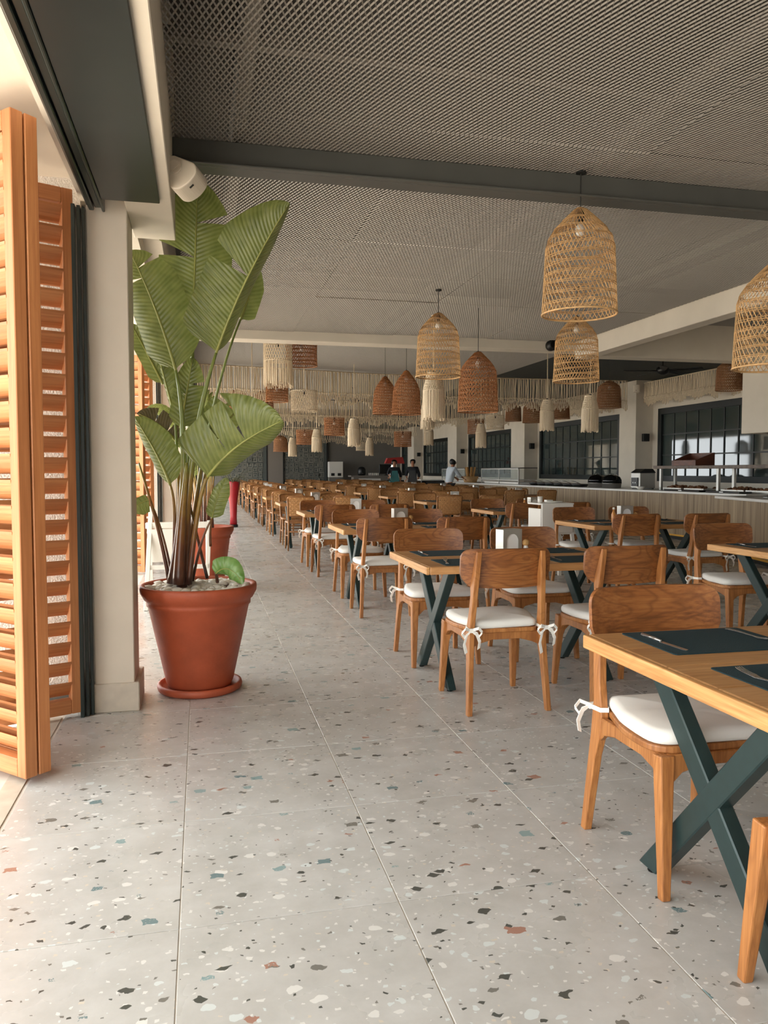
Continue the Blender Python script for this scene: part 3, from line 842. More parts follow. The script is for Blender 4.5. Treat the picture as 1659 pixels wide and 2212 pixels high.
P_CONE = basket('cone', bell_profile(.64, .21, .55), 13, 40, 'wicker_orange', 0, True, .0036, seed=3)
P_DRUM = basket('drum', drum_profile(.38, .22), 7, 42, 'wicker_orange', 0, True, .0036, seed=4)
P_BROWN = basket('brown', bell_profile(.5, .22, .3), 10, 44, 'wicker_brown', 0, True, .005, seed=5)
P_MDRUM = macrame('mdrum', .62, .19, .42, 1.0, 1)
P_MSLIM = macrame('mslim', .55, .12, .36, .62, 2)
P_MSHORT = macrame('mshort', .34, .21, .9, 1.0, 3)
cord_cache = {}
def hang(proto, px, ptop, pxw, dia, label, group, depth=None, zceil=None, cordmat='cord_black', squash=1.0):
    """px centre, ptop = pixel row of the shade top, pxw = width in pixels, dia = real diameter"""
    d = depth if depth else FPX * dia / pxw
    c = far(px, ptop, d)
    base = {'basket_pendant_lamp': .44}.get(proto.name.split('.')[0], None)
    o = place(proto, c, random.uniform(0, 6), label, 'lamp', group)
    zc = zceil if zceil else (ZC if c.y < 10.1 and c.x < 5 else ZF)
    if c.z > zc - .03: c.z = zc - .03; o.location = c
    L = zc - c.z
    key = (round(L, 2), cordmat)
    o.scale = (1, 1, 1)
    cm = MB().tube([(0, 0, -.02), (0, 0, L)], .0035 if cordmat == 'cord_black' else .009, 5); cm.lathe([(.03, L - .012), (.03, L)], 12)
    cm.build('cord', cordmat, o)
    return o
def sized(o, s):
    o.scale = (s, s, s)
    for ch in [q for q in bpy.data.objects if q.parent == o and q.name.startswith('cord')]: ch.scale = (1, 1, 1 / s)
GB, GM = 'woven basket pendant lamps', 'macrame pendant lamps'
random.seed(31)
hang(P_BELL, 1254, 447, 160, .44, 'large pale open-weave basket lamp hanging alone under the dark steel beam', GB)
hang(P_BELL, 947, 674, 97, .44, 'pale basket lamp hanging above a cream macrame lamp at the plaster beam', GB)
hang(P_BELL, 1246, 682, 98, .44, 'pale bell basket lamp overlapping the black spotlight on the plaster beam', GB)
hang(P_BELL, 1672, 566, 158, .44, 'pale basket lamp hung over the buffet hood with fringe behind', GB, zceil=ZF)
hang(P_TALL, 1033, 758, 100, .44, 'tall orange-brown dense basket lamp touching the paler basket lamp beside it', GB, zceil=ZF, depth=8.6)
hang(P_CONE, 878, 799, 70, .42, 'pointed orange wicker cone lamp in front of the first fringe', GB, depth=11.4, zceil=ZF)
hang(P_CONE, 832, 812, 46, .42, 'smaller pointed wicker lamp tucked behind the orange cone lamp', GB, depth=13.3, zceil=ZF)
hang(P_DRUM, 651, 731, 67, .44, 'orange wicker drum lamp beside the long cream macrame drum', GB, depth=11.0)
hang(P_DRUM, 598, 826, 50, .44, 'dark wicker drum lamp whose rim shows under the macrame drum', GB, depth=15.5)
hang(P_BROWN, 512, 840, 48, .44, 'dark brown basket lamp half hidden by the banana leaves', GB, depth=17)
hang(P_BROWN, 570, 842, 42, .44, 'dark brown bell basket lamp next to the tapered macrame lamp', GB, depth=17.5)
hang(P_BROWN, 1316, 822, 46, .44, 'brown bell basket lamp in front of the pier speaker', GB, depth=14.5)
hang(P_BROWN, 1577, 778, 60, .44, 'brown basket lamp partly hidden at the hood corner', GB, depth=13.2)
hang(P_BROWN, 1149, 868, 38, .44, 'brown basket lamp beside the slim macrame lamp at the pier', GB, depth=19)
hang(P_BROWN, 1212, 862, 36, .44, 'brown basket lamp behind the slim macrame lamp near the windows', GB, depth=20)
hang(P_BROWN, 1109, 870, 34, .44, 'small brown basket lamp left of the pier among the fringes', GB, depth=21.5)
hang(P_DRUM, 722, 902, 58, .5, 'wide orange wicker drum lamp under the third fringe', GB, depth=17)
hang(P_DRUM, 658, 928, 38, .44, 'small orange drum lamp before the carved wall panel', GB, depth=20.5)
hang(P_BROWN, 606, 940, 32, .44, 'faint brown basket lamp before the plain wall pilaster', GB, depth=24)
hang(P_DRUM, 870, 932, 42, .44, 'brown drum lamp above the two staff at the counter end', GB, depth=20)
hang(P_DRUM, 1028, 906, 36, .44, 'small brown drum lamp beside the short macrame drum', GB, depth=21)
hang(P_MDRUM, 600, 738, 62, .38, 'long cream macrame drum lamp with straight fringe', GM, depth=10.6, cordmat='macrame')
hang(P_MSHORT, 657, 845, 56, .42, 'short cream crocheted drum lamp below the orange drum lamp', GM, depth=12.8, cordmat='macrame')
hang(P_MSLIM, 545, 866, 30, .24, 'tapered cream macrame lamp beside the green banana leaf tip', GM, depth=12.5, cordmat='macrame')
hang(P_MSLIM, 937, 806, 50, .24, 'cream macrame lamp with ragged fringe right below the pale basket lamp', GM, depth=9.0, cordmat='macrame')
hang(P_MSLIM, 924, 862, 32, .24, 'slim macrame lamp hanging just behind the ragged fringe lamp', GM, depth=14.2, cordmat='macrame')
hang(P_MSLIM, 926, 916, 22, .24, 'distant slim macrame lamp in line below the two macrame lamps', GM, depth=20, cordmat='macrame')
hang(P_MSLIM, 1182, 864, 30, .24, 'slim macrame lamp in front of the long window', GM, depth=13.8, cordmat='macrame')
hang(P_MSLIM, 1275, 855, 38, .24, 'macrame lamp on a long knotted cord below the bell basket lamp', GM, depth=11.8, cordmat='macrame')
hang(P_MSLIM, 1039, 916, 26, .24, 'small macrame lamp before the second window from the back wall', GM, depth=18, cordmat='macrame')
hang(P_MSHORT, 1070, 898, 38, .42, 'short cream macrame drum lamp before the window pier', GM, depth=19, cordmat='macrame')
hang(P_MSLIM, 765, 905, 28, .24, 'macrame lamp with ragged ends before the grey back wall edge', GM, depth=15.5, cordmat='macrame')
hang(P_MSLIM, 684, 928, 22, .24, 'macrame lamp with long ends before the second carved panel', GM, depth=19, cordmat='macrame')
hang(P_MSLIM, 632, 946, 17, .24, 'small macrame lamp before the edge of the carved panel', GM, depth=23, cordmat='macrame')
hang(P_MSLIM, 798, 946, 17, .24, 'small macrame lamp before the plain grey back wall', GM, depth=24, cordmat='macrame')
hang(P_MSHORT, 780, 956, 20, .42, 'tiny short macrame drum lamp before the plain grey back wall', GM, depth=33, cordmat='macrame')

# ================================================================== FRINGE GARLANDS
def fringe(pts, label, drop=.44, frayed=.20, gap=.042, seed=0):
    rng = random.Random(seed); pts = [Vector(p) for p in pts]
    root = thing('macrame_garland', label, 'garland', pts[0], 0, 'macrame fringe garlands'); o0 = pts[0]
    P = [p - o0 for p in pts]
    MB().tube(P, .014, 6).build('header_rope', 'macrame', root, smooth=True)
    cs, lw = MB(), MB()
    for a, b in zip(P, P[1:]):
        L = (b - a).length; d = (b - a) / L; n = int(L / gap)
        side = Vector((-d.y, d.x, 0))
        for k in range(n):
            p = a + d * ((k + .5) * L / n) + d * rng.uniform(-.008, .008)
            tw = rng.uniform(-.012, .012); l = drop * (1 + rng.uniform(-.03, .03))
            cs.tube([p + side * .012 * (-1) ** k, p + d * tw + Vector((0, 0, -l * .5)), p + Vector((0, 0, -l))], .0135, 4, cap=False)
            q = p + Vector((0, 0, -l))
            # knots, then loose ends
            lw.lathe([(.006, .025), (.022, .006), (.022, -.012), (.008, -.03)], 5, q, caps=False)
            for dd in (-1, 1):
                fz = frayed * (1 + rng.uniform(-.25, .25)) * (1 + .25 * math.sin((k + .5) * .45))
                lw.tube([q, q + d * (dd * gap * .45) + Vector((0, 0, -fz * .55)), q + d * (dd * gap * rng.uniform(.1, .5)) + Vector((0, 0, -fz))], [.008, .010, .012], 4)
    stuff(cs.build('cords', 'macrame', root, recalc=False)); stuff(lw.build('knotted_ends', 'macrame', root, recalc=False))
    return root
ZB = 3.33
fringe([onz(425, 786, ZB), onz(809, 808, ZB), onz(1086, 817, ZB), onz(1356, 823, ZB)], 'first long macrame fringe crossing the whole hall beyond the plaster beam', seed=1)
fringe([onz(430, 853, ZB), onz(640, 862, ZB), onz(852, 871, ZB), onz(1100, 874, ZB)], 'second long macrame fringe crossing the hall behind the first', seed=2)
fringe([onz(560, 896, ZB), onz(900, 904, ZB)], 'third macrame fringe crossing the hall behind the second', .5, .2, .07, 3)
fringe([onz(560, 922, ZB), onz(880, 928, ZB)], 'last macrame fringe hanging just before the back wall', .5, .2, .09, 4)
fringe([(XR - .28, 13.3, ZB), (XR - .28, 16.7, ZB)], 'macrame fringe along the wall above the window beside the hood', .34, .16, seed=5)
fringe([(7.98, 6.8, 3.26), (7.98, 10.52, 3.26)], 'macrame fringe hanging on the face of the buffet hood', .30, .14, seed=6)
fringe([(XR - .28, 18.0, ZB), (XR - .28, 23.2, ZB)], 'macrame fringe along the wall above the window with the potted reflection', .34, .16, seed=7)

# ================================================================== CEILING FANS, SPEAKERS, WALL LAMPS
fan = obj('ceiling_fan', None)
MB().lathe([(.06, 0), (.05, -.04), (.012, -.05), (.012, -.28)], 14).build('down_rod', 'black', fan, smooth=True)
MB().lathe([(.02, -.26), (.10, -.29), (.12, -.34), (.09, -.39), (.03, -.42)], 20).build('motor', 'black', fan, smooth=True)
for k in range(5):
    a = k * 2 * PI / 5; mb = MB(); pr = [(.10, .03), (.25, .05), (.62, .075), (.68, .05)]
    vs, fs = [], []
    for r, hw in pr:
        for s_, dz in ((-1, .012), (1, -.012)):
            for t_ in (0, .006): vs.append((r * math.cos(a) - s_ * hw * math.sin(a), r * math.sin(a) + s_ * hw * math.cos(a), -.35 + dz + t_))
    for i in range(3):
        o_ = i * 4
        fs += [(o_, o_ + 4, o_ + 6, o_ + 2), (o_ + 1, o_ + 3, o_ + 7, o_ + 5), (o_, o_ + 1, o_ + 5, o_ + 4), (o_ + 2, o_ + 6, o_ + 7, o_ + 3)]
    fs += [(0, 2, 3, 1), (12, 13, 15, 14)]
    mb.add(vs, fs).build('blade', 'black', fan)
freeze(fan)
for (x, y), lb in (((8.0, 12.6), 'black five-blade ceiling fan beside the window pier speaker'), ((3.75, 19.6), 'black five-blade ceiling fan above the middle tables before the second fringe'), ((7.2, 26.5), 'black five-blade ceiling fan near the far windows')):
    place(fan, (x, y, ZF - .0), .4, lb, 'ceiling fan', 'ceiling fans')
def speaker(loc, rotz, label, s=1.0):
    root = thing('wall_speaker', label, 'speaker', loc, rotz, 'white wall speakers')
    body = rounded([(-.085, .07), (-.03, -.04), (.03, -.04), (.085, .07), (.06, .105), (.0, .118), (-.06, .105)], [.02, .012, .012, .02, .03, .03, .03], 4)
    MB().prism([(x * s, y * s) for x, y in body], 'xy', -.085 * s, .085 * s).build('cabinet', 'speaker_white', root, bev=.006, seg=2)
    MB().lathe([(.034 * s, -.088 * s), (.034 * s, -.094 * s), (.028 * s, -.094 * s), (.028 * s, -.090 * s)], 24, (0, .012 * s, 0)).build('mount_cap', 'speaker_white', root, smooth=False)
    MB().box(-.012 * s, .012 * s, .116 * s, .121 * s, -.05 * s, -.042 * s).build('badge', 'black', root)
    br = MB().box(-.02 * s, .02 * s, -.11 * s, .02 * s, -.091 * s, -.0855 * s); br.box(-.02 * s, .02 * s, -.11 * s, .02 * s, .0855 * s, .091 * s); br.box(-.02 * s, .02 * s, -.115 * s, -.105 * s, -.091 * s, .091 * s)
    br.build('bracket', 'speaker_white', root)
    return root
spk = speaker(tuple(ony(388, 372, 4.06)), math.radians(-90), 'white wedge-shaped speaker bracketed to the plaster lintel above the banana leaves')
v_ = (CAM - Vector(spk.location)).normalized(); d_ = Vector((.67, 0, -.74)); d_ = (d_ - v_ * d_.dot(v_)).normalized()
yf = d_ * .87 + v_ * .49; zf = -(v_ * .87 - d_ * .49); xf = yf.cross(zf)
spk.rotation_euler = Matrix((xf, yf, zf)).transposed().to_euler()
speaker((XR - .52, 16.6, 3.18), math.radians(140), 'small white speaker on the window pier beside the fringe end')
for k, (y, lb) in enumerate(((16.75, 'hood'), (23.3, 'long window'), (30.1, 'far windows'), (36.6, 'back wall'))):
    root = thing('wall_lamp', 'small square black wall lamp on the pier near the ' + lb, 'wall lamp', (XR - .22, y, 2.06), 0, 'square wall lamps')
    MB().box(-.08, .08, -.10, -.02, -.09, .09).build('housing', 'black', root, bev=.006); MB().box(-.05, .05, -.022, .004, -.05, .05).build('back_plate', 'black', root)
root = thing('ceiling_spotlight', 'round black spotlight fixed to the plaster beam', 'spotlight', (4.68, 10.06, 2.99))
mb = MB().lathe([(.055, -.05), (.075, -.03), (.075, .05), (.05, .07)], 24); mb.v = [(x, z - .02, y) for x, y, z in mb.v]; mb.build('housing', 'black', root, smooth=True)
mb = MB().lathe([(.045, -.055), (.045, -.05)], 20); mb.v = [(x, z - .02, y) for x, y, z in mb.v]; mb.build('lens', 'black_gloss', root)
MB().box(-.012, .012, -.02, .06, .06, .10).build('bracket', 'black', root)

# ================================================================== PLANTS
def bez(P, t_):
    P = [Vector(p) for p in P]
    while len(P) > 1: P = [a.lerp(b, t_) for a, b in zip(P, P[1:])]
    return P[0]
def leaf(parent, P, wl, wr, al, ar, mat, splits=(), droop=.25, name='leaf', ribr=.0085, view=None, shape=(.14, .34)):
    """banana-type leaf: midrib curve P (3D control points), half widths wl / wr, fold angles al / ar towards the viewer,
    splits = [(side, t, gap)] tears from edge to midrib"""
    nt, nw = 44, 7; mb = MB(); vd = Vector(view) if view is not None else None
    def wprof(t_): return min(1, (max(t_, 0) / shape[0])) ** .6 * min(1, (max(1 - t_, 0) / shape[1])) ** .55
    L = sum((bez(P, (i + 1) / 30) - bez(P, i / 30)).length for i in range(30))
    for side, wd, ang in ((-1, wl, al), (1, wr, ar)):
        cuts = sorted([(t_, g) for s_, t_, g in splits if s_ == side])
        segs, a, ga = [], 0.0, 0.0
        for t_, g in cuts: segs.append((a, t_, ga, g)); a, ga = t_, g
        segs.append((a, 1.0, ga, 0.0))
        for t0, t1, g0, g1 in segs:
            n = max(4, int(nt * (t1 - t0))); vs, fs, uv = [], [], []
            for i in range(n + 1):
                q = i / n; tm = t0 + (t1 - t0) * q
                p = bez(P, tm); d = (bez(P, min(1, tm + .01)) - bez(P, max(0, tm - .01))).normalized()
                v = (vd if vd is not None else (CAM - p)).normalized(); v = (v - d * v.dot(d)).normalized()
                sd = d.cross(v) * -side * -1
                sd = v.cross(d) * side * -1
                for j in range(nw + 1):
                    f = j / nw
                    te = tm + f * ((g0 * (1 - q)) - (g1 * q)) * .5 + f * .05
                    te = min(max(te, 0), 1)
                    w_ = wd * wprof(te) * f
                    an = ang - droop * f * 2
                    pj = bez(P, tm + (te - tm)) if f else p
                    vs.append(pj + sd * (w_ * math.cos(an)) + v * (w_ * math.sin(an)) + v * (.004 * math.sin(tm * 60) * f))
                    uv.append((tm * L / .55, side * f * wd / .55))
            for i in range(n):
                for j in range(nw):
                    a_ = i * (nw + 1) + j; fs.append((a_, a_ + 1, a_ + nw + 2, a_ + nw + 1))
            mb.add(vs, fs, uv)
    o = mb.build(name, mat, parent, smooth=True, recalc=False)
    MB().tube([bez(P, i / 14 * .97) + ((CAM - bez(P, i / 14)).normalized() * .003) for i in range(15)], [ribr * (1 - .75 * i / 14) for i in range(15)], 6).build('midrib', 'stem_green', o, smooth=True)
    return o
def px3(lst): return [ony(x, y, Y) for x, y, Y in lst]
def stalk(parent, P, r0, r1, n=14, mat='stem'):
    return MB().tube([bez(P, i / n) for i in range(n + 1)], [r0 + (r1 - r0) * i / n for i in range(n + 1)], 8).build('stalk', mat, parent, smooth=True)
def clay_pot(root, r, h, base, saucer=True, white=False):
    pr = [(0.02, .03), (base * .98, .03), (base, .045), (base * 1.04, .055), (r * .86, h * .80), (r * .885, h * .81), (r * .89, h * .835), (r * .885, h * .85),
          (r * .93, h * .87), (r * .99, h * .93), (r, h * .97), (r * .99, h * .995), (r * .95, h), (r * .90, h * .985), (r * .86, h * .9), (r * .84, h * .90), (.02, h * .90)]
    MB().lathe(pr, 56, caps=False).build('pot', 'terracotta', root, smooth=True)
    if saucer:
        sr = base * 1.32
        MB().lathe([(.02, 0), (sr * .9, 0), (sr * .98, .012), (sr, .03), (sr * .98, .046), (sr * .93, .048), (sr * .89, .036), (sr * .86, .026), (.02, .026)], 56, caps=False).build('saucer', 'terracotta', root, smooth=True)
def pebbles(root, r, z, n, seed, s=.022):
    rng = random.Random(seed); mb = MB()
    bm = bmesh.new(); bmesh.ops.create_icosphere(bm, subdivisions=1, radius=1.0)
    V = [v.co.copy() for v in bm.verts]; Fc = [tuple(v.index for v in f.verts) for f in bm.faces]; bm.free()
    for _ in range(n):
        a, q = rng.uniform(0, 2 * PI), math.sqrt(rng.random()) * r; k = s * rng.uniform(.7, 1.35)
        M = Matrix.Rotation(rng.uniform(0, 6), 3, 'Z') @ Matrix.Rotation(rng.uniform(-.5, .5), 3, 'X')
        c = Vector((q * math.cos(a), q * math.sin(a), z + rng.uniform(-.006, .016)))
        mb.add([c + M @ Vector((v.x * k * 1.35, v.y * k, v.z * k * .7)) for v in V], Fc)
    stuff(mb.build('pebbles', 'pebble', root, smooth=True, recalc=False))

PC = Vector((-.022, 4.70, 0)); PHT = .625
plant = thing('potted_banana_plant', 'large banana-leaved plant in a terracotta pot with saucer and white pebbles', 'potted plant', PC)
clay_pot(plant, .335, PHT, .185)
pebbles(plant, .288, PHT - .034, 240, 5, .026)
inv = Matrix.Translation(-PC)
def L(lst): return [inv @ p for p in px3(lst)]
_cam_save = CAM.copy()
CAM_W = CAM.copy()
def pleaf(P, *a, **k):
    """leaf given in world space, stored relative to the plant"""
    o = leaf(None, P, *a, **k)
    o.parent = plant; o.data.transform(inv)
    for c in [q for q in bpy.data.objects if q.parent == o]: c.data.transform(inv)
    return o
def pstalk(P, r0, r1, mat='stem'):
    o = stalk(None, P, r0, r1, mat=mat); o.parent = plant; o.data.transform(inv); return o
m = 4.5 / 1700      # metres per photo pixel at the plant
# right top leaf, bright
pleaf(px3([(467, 762, 4.62), (505, 650, 4.55), (560, 540, 4.50), (626, 438, 4.42)]), 88 * m, 70 * m, .15, -1.05, 'leaf_green', [(-1, .50, .10)], .12, shape=(.10, .30))
# left leaf
pleaf(px3([(380, 800, 4.72), (345, 680, 4.74), (310, 600, 4.76), (279, 541, 4.78)]), 62 * m, 72 * m, -.45, .2, 'leaf_green', [(1, .80, .05), (-1, .70, .05)], .10, shape=(.16, .34))
# tall dark leaf behind
pleaf(px3([(417, 690, 4.90), (420, 600, 4.90), (424, 490, 4.88), (427, 388, 4.86)]), 80 * m, 82 * m, .15, .25, 'leaf_green', [(-1, .46, .10), (1, .70, .07)], .15, shape=(.22, .30))
# lower right leaf, bright
pleaf(px3([(448, 1030, 4.52), (500, 960, 4.45), (555, 935, 4.38), (611, 908, 4.30)]), 96 * m, 50 * m, .25, -.5, 'leaf_green', [(-1, .52, .10), (-1, .30, .03)], .18, shape=(.08, .34))
# lower left leaf
pleaf(px3([(368, 1048, 4.76), (345, 985, 4.78), (318, 945, 4.80), (290, 900, 4.82)]), 22 * m, 46 * m, -.6, .3, 'leaf_green', [], .1, shape=(.2, .4))
# dark inner leaves
pleaf(px3([(390, 925, 4.84), (400, 870, 4.86), (408, 820, 4.88), (416, 772, 4.88)]), 30 * m, 36 * m, .1, .3, 'leaf_green', [(1, .6, .06), (-1, .45, .05)], .1)
pleaf(px3([(378, 905, 4.90), (368, 860, 4.92), (352, 810, 4.92), (343, 768, 4.92)]), 6 * m, 32 * m, -.5, .2, 'leaf_green', [], .1)
pleaf(px3([(352, 830, 4.98), (322, 770, 5.0), (300, 730, 5.0), (284, 700, 5.0)]), 22 * m, 26 * m, .2, .5, 'leaf_green', [], .1)
pleaf(px3([(470, 945, 4.98), (490, 910, 5.0), (512, 885, 5.02), (530, 862, 5.02)]), 62 * m, 28 * m, .2, -.3, 'leaf_green', [(-1, .62, .12)], .1)
pleaf(px3([(385, 960, 4.95), (360, 925, 4.97), (330, 905, 4.97), (296, 893, 4.97)]), 10 * m, 34 * m, .1, .1, 'leaf_dry', [(1, .3, .08), (1, .6, .08)], .1)
pleaf(px3([(432, 975, 5.0), (450, 940, 5.0), (462, 910, 5.0), (468, 888, 5.0)]), 26 * m, 30 * m, .1, -.3, 'leaf_green', [], .1)
pleaf(px3([(520, 690, 4.95), (532, 660, 4.95), (545, 620, 4.95), (556, 575, 4.95)]), 20 * m, 30 * m, .1, .0, 'leaf_green', [], .1)
pleaf(px3([(458, 1120, 4.62), (463, 1090, 4.6), (475, 1060, 4.6), (490, 1032, 4.58)]), 16 * m, 22 * m, .2, .2, 'leaf_green', [], .1, ribr=.003)
pleaf(px3([(322, 1080, 4.82), (308, 1083, 4.82), (296, 1090, 4.82), (280, 1105, 4.82)]), 26 * m, 14 * m, .1, .2, 'leaf_green', [], .1, ribr=.003)
pleaf(px3([(466, 1240, 4.50), (480, 1222, 4.47), (505, 1222, 4.44), (524, 1262, 4.42)]), 26 * m, 24 * m, .3, -.2, 'leaf_small', [], .2, ribr=.003, shape=(.2, .4))
# stalks
for P, r0, r1 in (
    ([(393, 1268, 4.62), (398, 1100, 4.62), (420, 900, 4.62), (467, 762, 4.62)], .030, .008),
    ([(372, 1262, 4.66), (392, 1150, 4.72), (412, 960, 4.72), (380, 800, 4.72)], .032, .008),
    ([(400, 1266, 4.74), (402, 1100, 4.85), (415, 900, 4.88), (417, 690, 4.90)], .030, .008),
    ([(408, 1262, 4.58), (415, 1180, 4.56), (430, 1060, 4.54), (448, 1030, 4.52)], .018, .009),
    ([(380, 1262, 4.70), (372, 1180, 4.74), (385, 1100, 4.76), (368, 1048, 4.76)], .016, .007),
    ([(416, 1255, 4.66), (428, 1190, 4.64), (440, 1150, 4.62), (458, 1120, 4.62)], .009, .005),
    ([(448, 1250, 4.78), (430, 1180, 4.80), (420, 1130, 4.84), (408, 1080, 4.84)], .010, .006),
    ([(366, 1258, 4.76), (340, 1120, 4.80), (318, 1060, 4.80), (300, 1000, 4.82)], .013, .005),
    ([(374, 1262, 4.80), (356, 1150, 4.82), (330, 1090, 4.82), (322, 1080, 4.82)], .008, .004),
    ([(404, 1262, 4.80), (404, 1120, 4.86), (396, 1000, 4.86), (390, 925, 4.86)], .027, .007),
    ([(388, 1262, 4.82), (392, 1120, 4.9), (384, 1000, 4.92), (378, 905, 4.92)], .018, .006),
    ([(410, 1258, 4.84), (425, 1100, 4.9), (440, 1010, 4.95), (470, 945, 4.98)], .014, .006),
    ([(402, 1258, 4.86), (420, 1050, 4.95), (470, 800, 4.98), (520, 690, 4.95)], .014, .006),
    ([(386, 1262, 4.56), (388, 1180, 4.56), (396, 1080, 4.58), (404, 1000, 4.60)], .034, .010),
    ([(470, 1258, 4.62), (464, 1220, 4.58), (466, 1235, 4.52), (466, 1240, 4.50)], .010, .005),
    ([(455, 1180, 4.66), (452, 1150, 4.65), (456, 1130, 4.63), (458, 1118, 4.62)], .008, .004)):
    pstalk(px3(P), r0, r1)

# second pot, and the flared red planter with spiky leaves
def bushy(loc, label, seed, n=16, h=1.5, mat='leaf_green'):
    root = thing('potted_palm', label, 'potted plant', loc); rng = random.Random(seed)
    clay_pot(root, .32, .68, .20); pebbles(root, .26, .61, 90, seed, .028)
    for k in range(n):
        a = rng.uniform(0, 2 * PI); hh = h * rng.uniform(.45, 1); rr = rng.uniform(.1, .38)
        tip = Vector((rr * math.cos(a), rr * math.sin(a), .6 + hh)); b = Vector((.10 * math.cos(a), .10 * math.sin(a), .58))
        mid = Vector((tip.x * .35, tip.y * .35, .6 + hh * .6))
        MB().tube([bez([b, mid, tip.lerp(mid, .3)], i / 8) for i in range(9)], [.012 - .008 * i / 8 for i in range(9)], 6).build('stalk', 'stem', root, smooth=True)
        leaf(root, [tip.lerp(mid, .3), tip, tip + Vector((math.cos(a) * .12, math.sin(a) * .12, .12)), tip + Vector((math.cos(a) * .28, math.sin(a) * .28, .06))], .05, .05, .2, .2, mat, view=(math.cos(a + 2), math.sin(a + 2) - .6, .6), ribr=.003)
    return root
bushy((.02, 8.75, 0), 'terracotta pot with leafy plant and pebbles behind the white folding stand', 3)
red = thing('red_planter', 'tall flared dark red planter with thin spiky leaves beside the aisle', 'planter', (.70, 18.2, 0))
MB().lathe([(.02, 0), (.10, 0), (.10, .06), (.02, .06)], 24, caps=False).build('foot_ring', 'black', red, smooth=True)
MB().lathe([(.02, .05), (.085, .05), (.075, .25), (.085, .5), (.115, .74), (.145, .90), (.16, 1.03), (.152, 1.04), (.13, 1.0), (.02, .98)], 32, caps=False).build('vase', 'red_glaze', red, smooth=True)
rng = random.Random(4); sk = MB()
for k in range(70):
    a = rng.uniform(0, 2 * PI); l = rng.uniform(.3, .75); up = rng.uniform(.0, .9)
    p0 = Vector((.05 * math.cos(a), .05 * math.sin(a), 1.0)); d = Vector((math.cos(a), math.sin(a), up)).normalized()
    sk.ribbon([p0, p0 + d * l * .5 + Vector((0, 0, .06)), p0 + d * l + Vector((0, 0, -.18 * (1 - up)))], [Vector((-math.sin(a), math.cos(a), 0)) * q for q in (.008, .006, .001)], .0005)
stuff(sk.build('spiky_leaves', 'foliage_spiky', red))
# white folding stand
st = thing('folding_stand', 'white painted folding A-frame stand behind the big terracotta pot', 'stand', (-.22, 7.75, 0))
for s in (-1, 1):
    x = s * .27
    MB().bar((x - .02, -.30, 0), (x + .02, .02, .80 + (.14 if s < 0 else 0)), .02, .012, side=(1, 0, 0)).build('front_leg', 'white_paint', st, bev=.003)
    MB().bar((x, .34, 0), (x, -.02, .78), .018, .011, side=(1, 0, 0)).build('rear_leg', 'white_paint', st, bev=.003)
MB().box(-.30, .30, -.045, .045, .735, .79).build('top_bar', 'white_paint', st, bev=.004)
MB().box(-.27, .27, -.17, -.15, .36, .40).build('cross_rail', 'white_paint', st)
MB().box(-.26, -.05, -.075, -.06, .42, .73).build('notice_board', 'white_paint', st)

# ================================================================== BUFFET
def slab(poly, z0, z1, name, mat, parent, bev=.004): return MB().prism(poly, 'xy', z0, z1).build(name, mat, parent, bev=bev)
c1 = thing('buffet_counter', 'long wood-slatted buffet counter with white top along the windows', 'counter', (0, 0, 0))
front = [(8.60, 11.1), (8.35, 20.0), (8.20, 29.0)]
body = [(x + .05, y) for x, y in front] + [(9.55, 29.0), (9.55, 11.1)]
slab(body, .09, .86, 'front_panel', 'counter_slats', c1)
slab([(x + .12, y) for x, y in front] + [(9.5, 29), (9.5, 11.1)], 0, .09, 'plinth', 'black', c1)
slab([(x + .03, y) for x, y in front] + [(x + .05, y) for x, y in reversed(front)], .07, .10, 'brass_strip', 'brass_strip', c1, 0)
slab([(x, y) for x, y in front] + [(9.6, 29.05), (9.6, 11.05)], .86, .90, 'counter_top', 'counter_white', c1)
c2 = thing('buffet_counter', 'shorter forward buffet counter section under the hood with white top', 'counter', (0, 0, 0))
f2 = [(6.6, 6.4), (7.62, 10.55)]
slab([(x + .05, y) for x, y in f2] + [(8.45, 10.5), (8.3, 6.4)], .09, .86, 'front_panel', 'counter_slats', c2)
slab([(x + .12, y) for x, y in f2] + [(8.4, 10.4), (8.2, 6.4)], 0, .09, 'plinth', 'black', c2)
slab([(x + .03, y) for x, y in f2] + [(x + .05, y) for x, y in reversed(f2)], .07, .10, 'brass_strip', 'brass_strip', c2, 0)
slab(f2 + [(8.5, 10.55), (8.35, 6.4)], .86, .90, 'counter_top', 'counter_white', c2)
CT = .90
def fx(y): return 8.60 - (y - 11.1) * .0225
# riser shelf with steel posts
rs_ = thing('display_riser', 'wooden riser shelf on steel posts standing on the buffet by the window', 'shelf', (9.15, 12.55, CT))
slab([(-.22, -2.0), (.22, -2.0), (.22, 1.8), (-.22, 1.8)], .42, .48, 'shelf_board', 'riser_wood', rs_)
for y in (-1.8, -.2, 1.6):
    for x in (-.16, .16): MB().box(x - .022, x + .022, y - .03, y + .03, 0, .42).build('post', 'steel_satin', rs_)
cr = thing('wooden_crate', 'slanted dark wooden crate on the riser shelf', 'crate', (9.12, 13.3, CT + .48), .1)
cb = MB().box(-.2, .2, -.32, .32, 0, .02)
cb.build('base_board', 'dark_wood', cr)
for nm, pl, a, b, pol in (('side_board', 'xz', -.33, -.31, [(-.2, 0), (.2, 0), (.2, .24), (-.2, .10)]), ('side_board', 'xz', .31, .33, [(-.2, 0), (.2, 0), (.2, .24), (-.2, .10)])):
    MB().prism(pol, pl, a, b).build(nm, 'dark_wood', cr)
MB().box(-.22, -.2, -.33, .33, 0, .10).build('front_board', 'dark_wood', cr); MB().box(.2, .22, -.33, .33, 0, .24).build('back_board', 'dark_wood', cr)
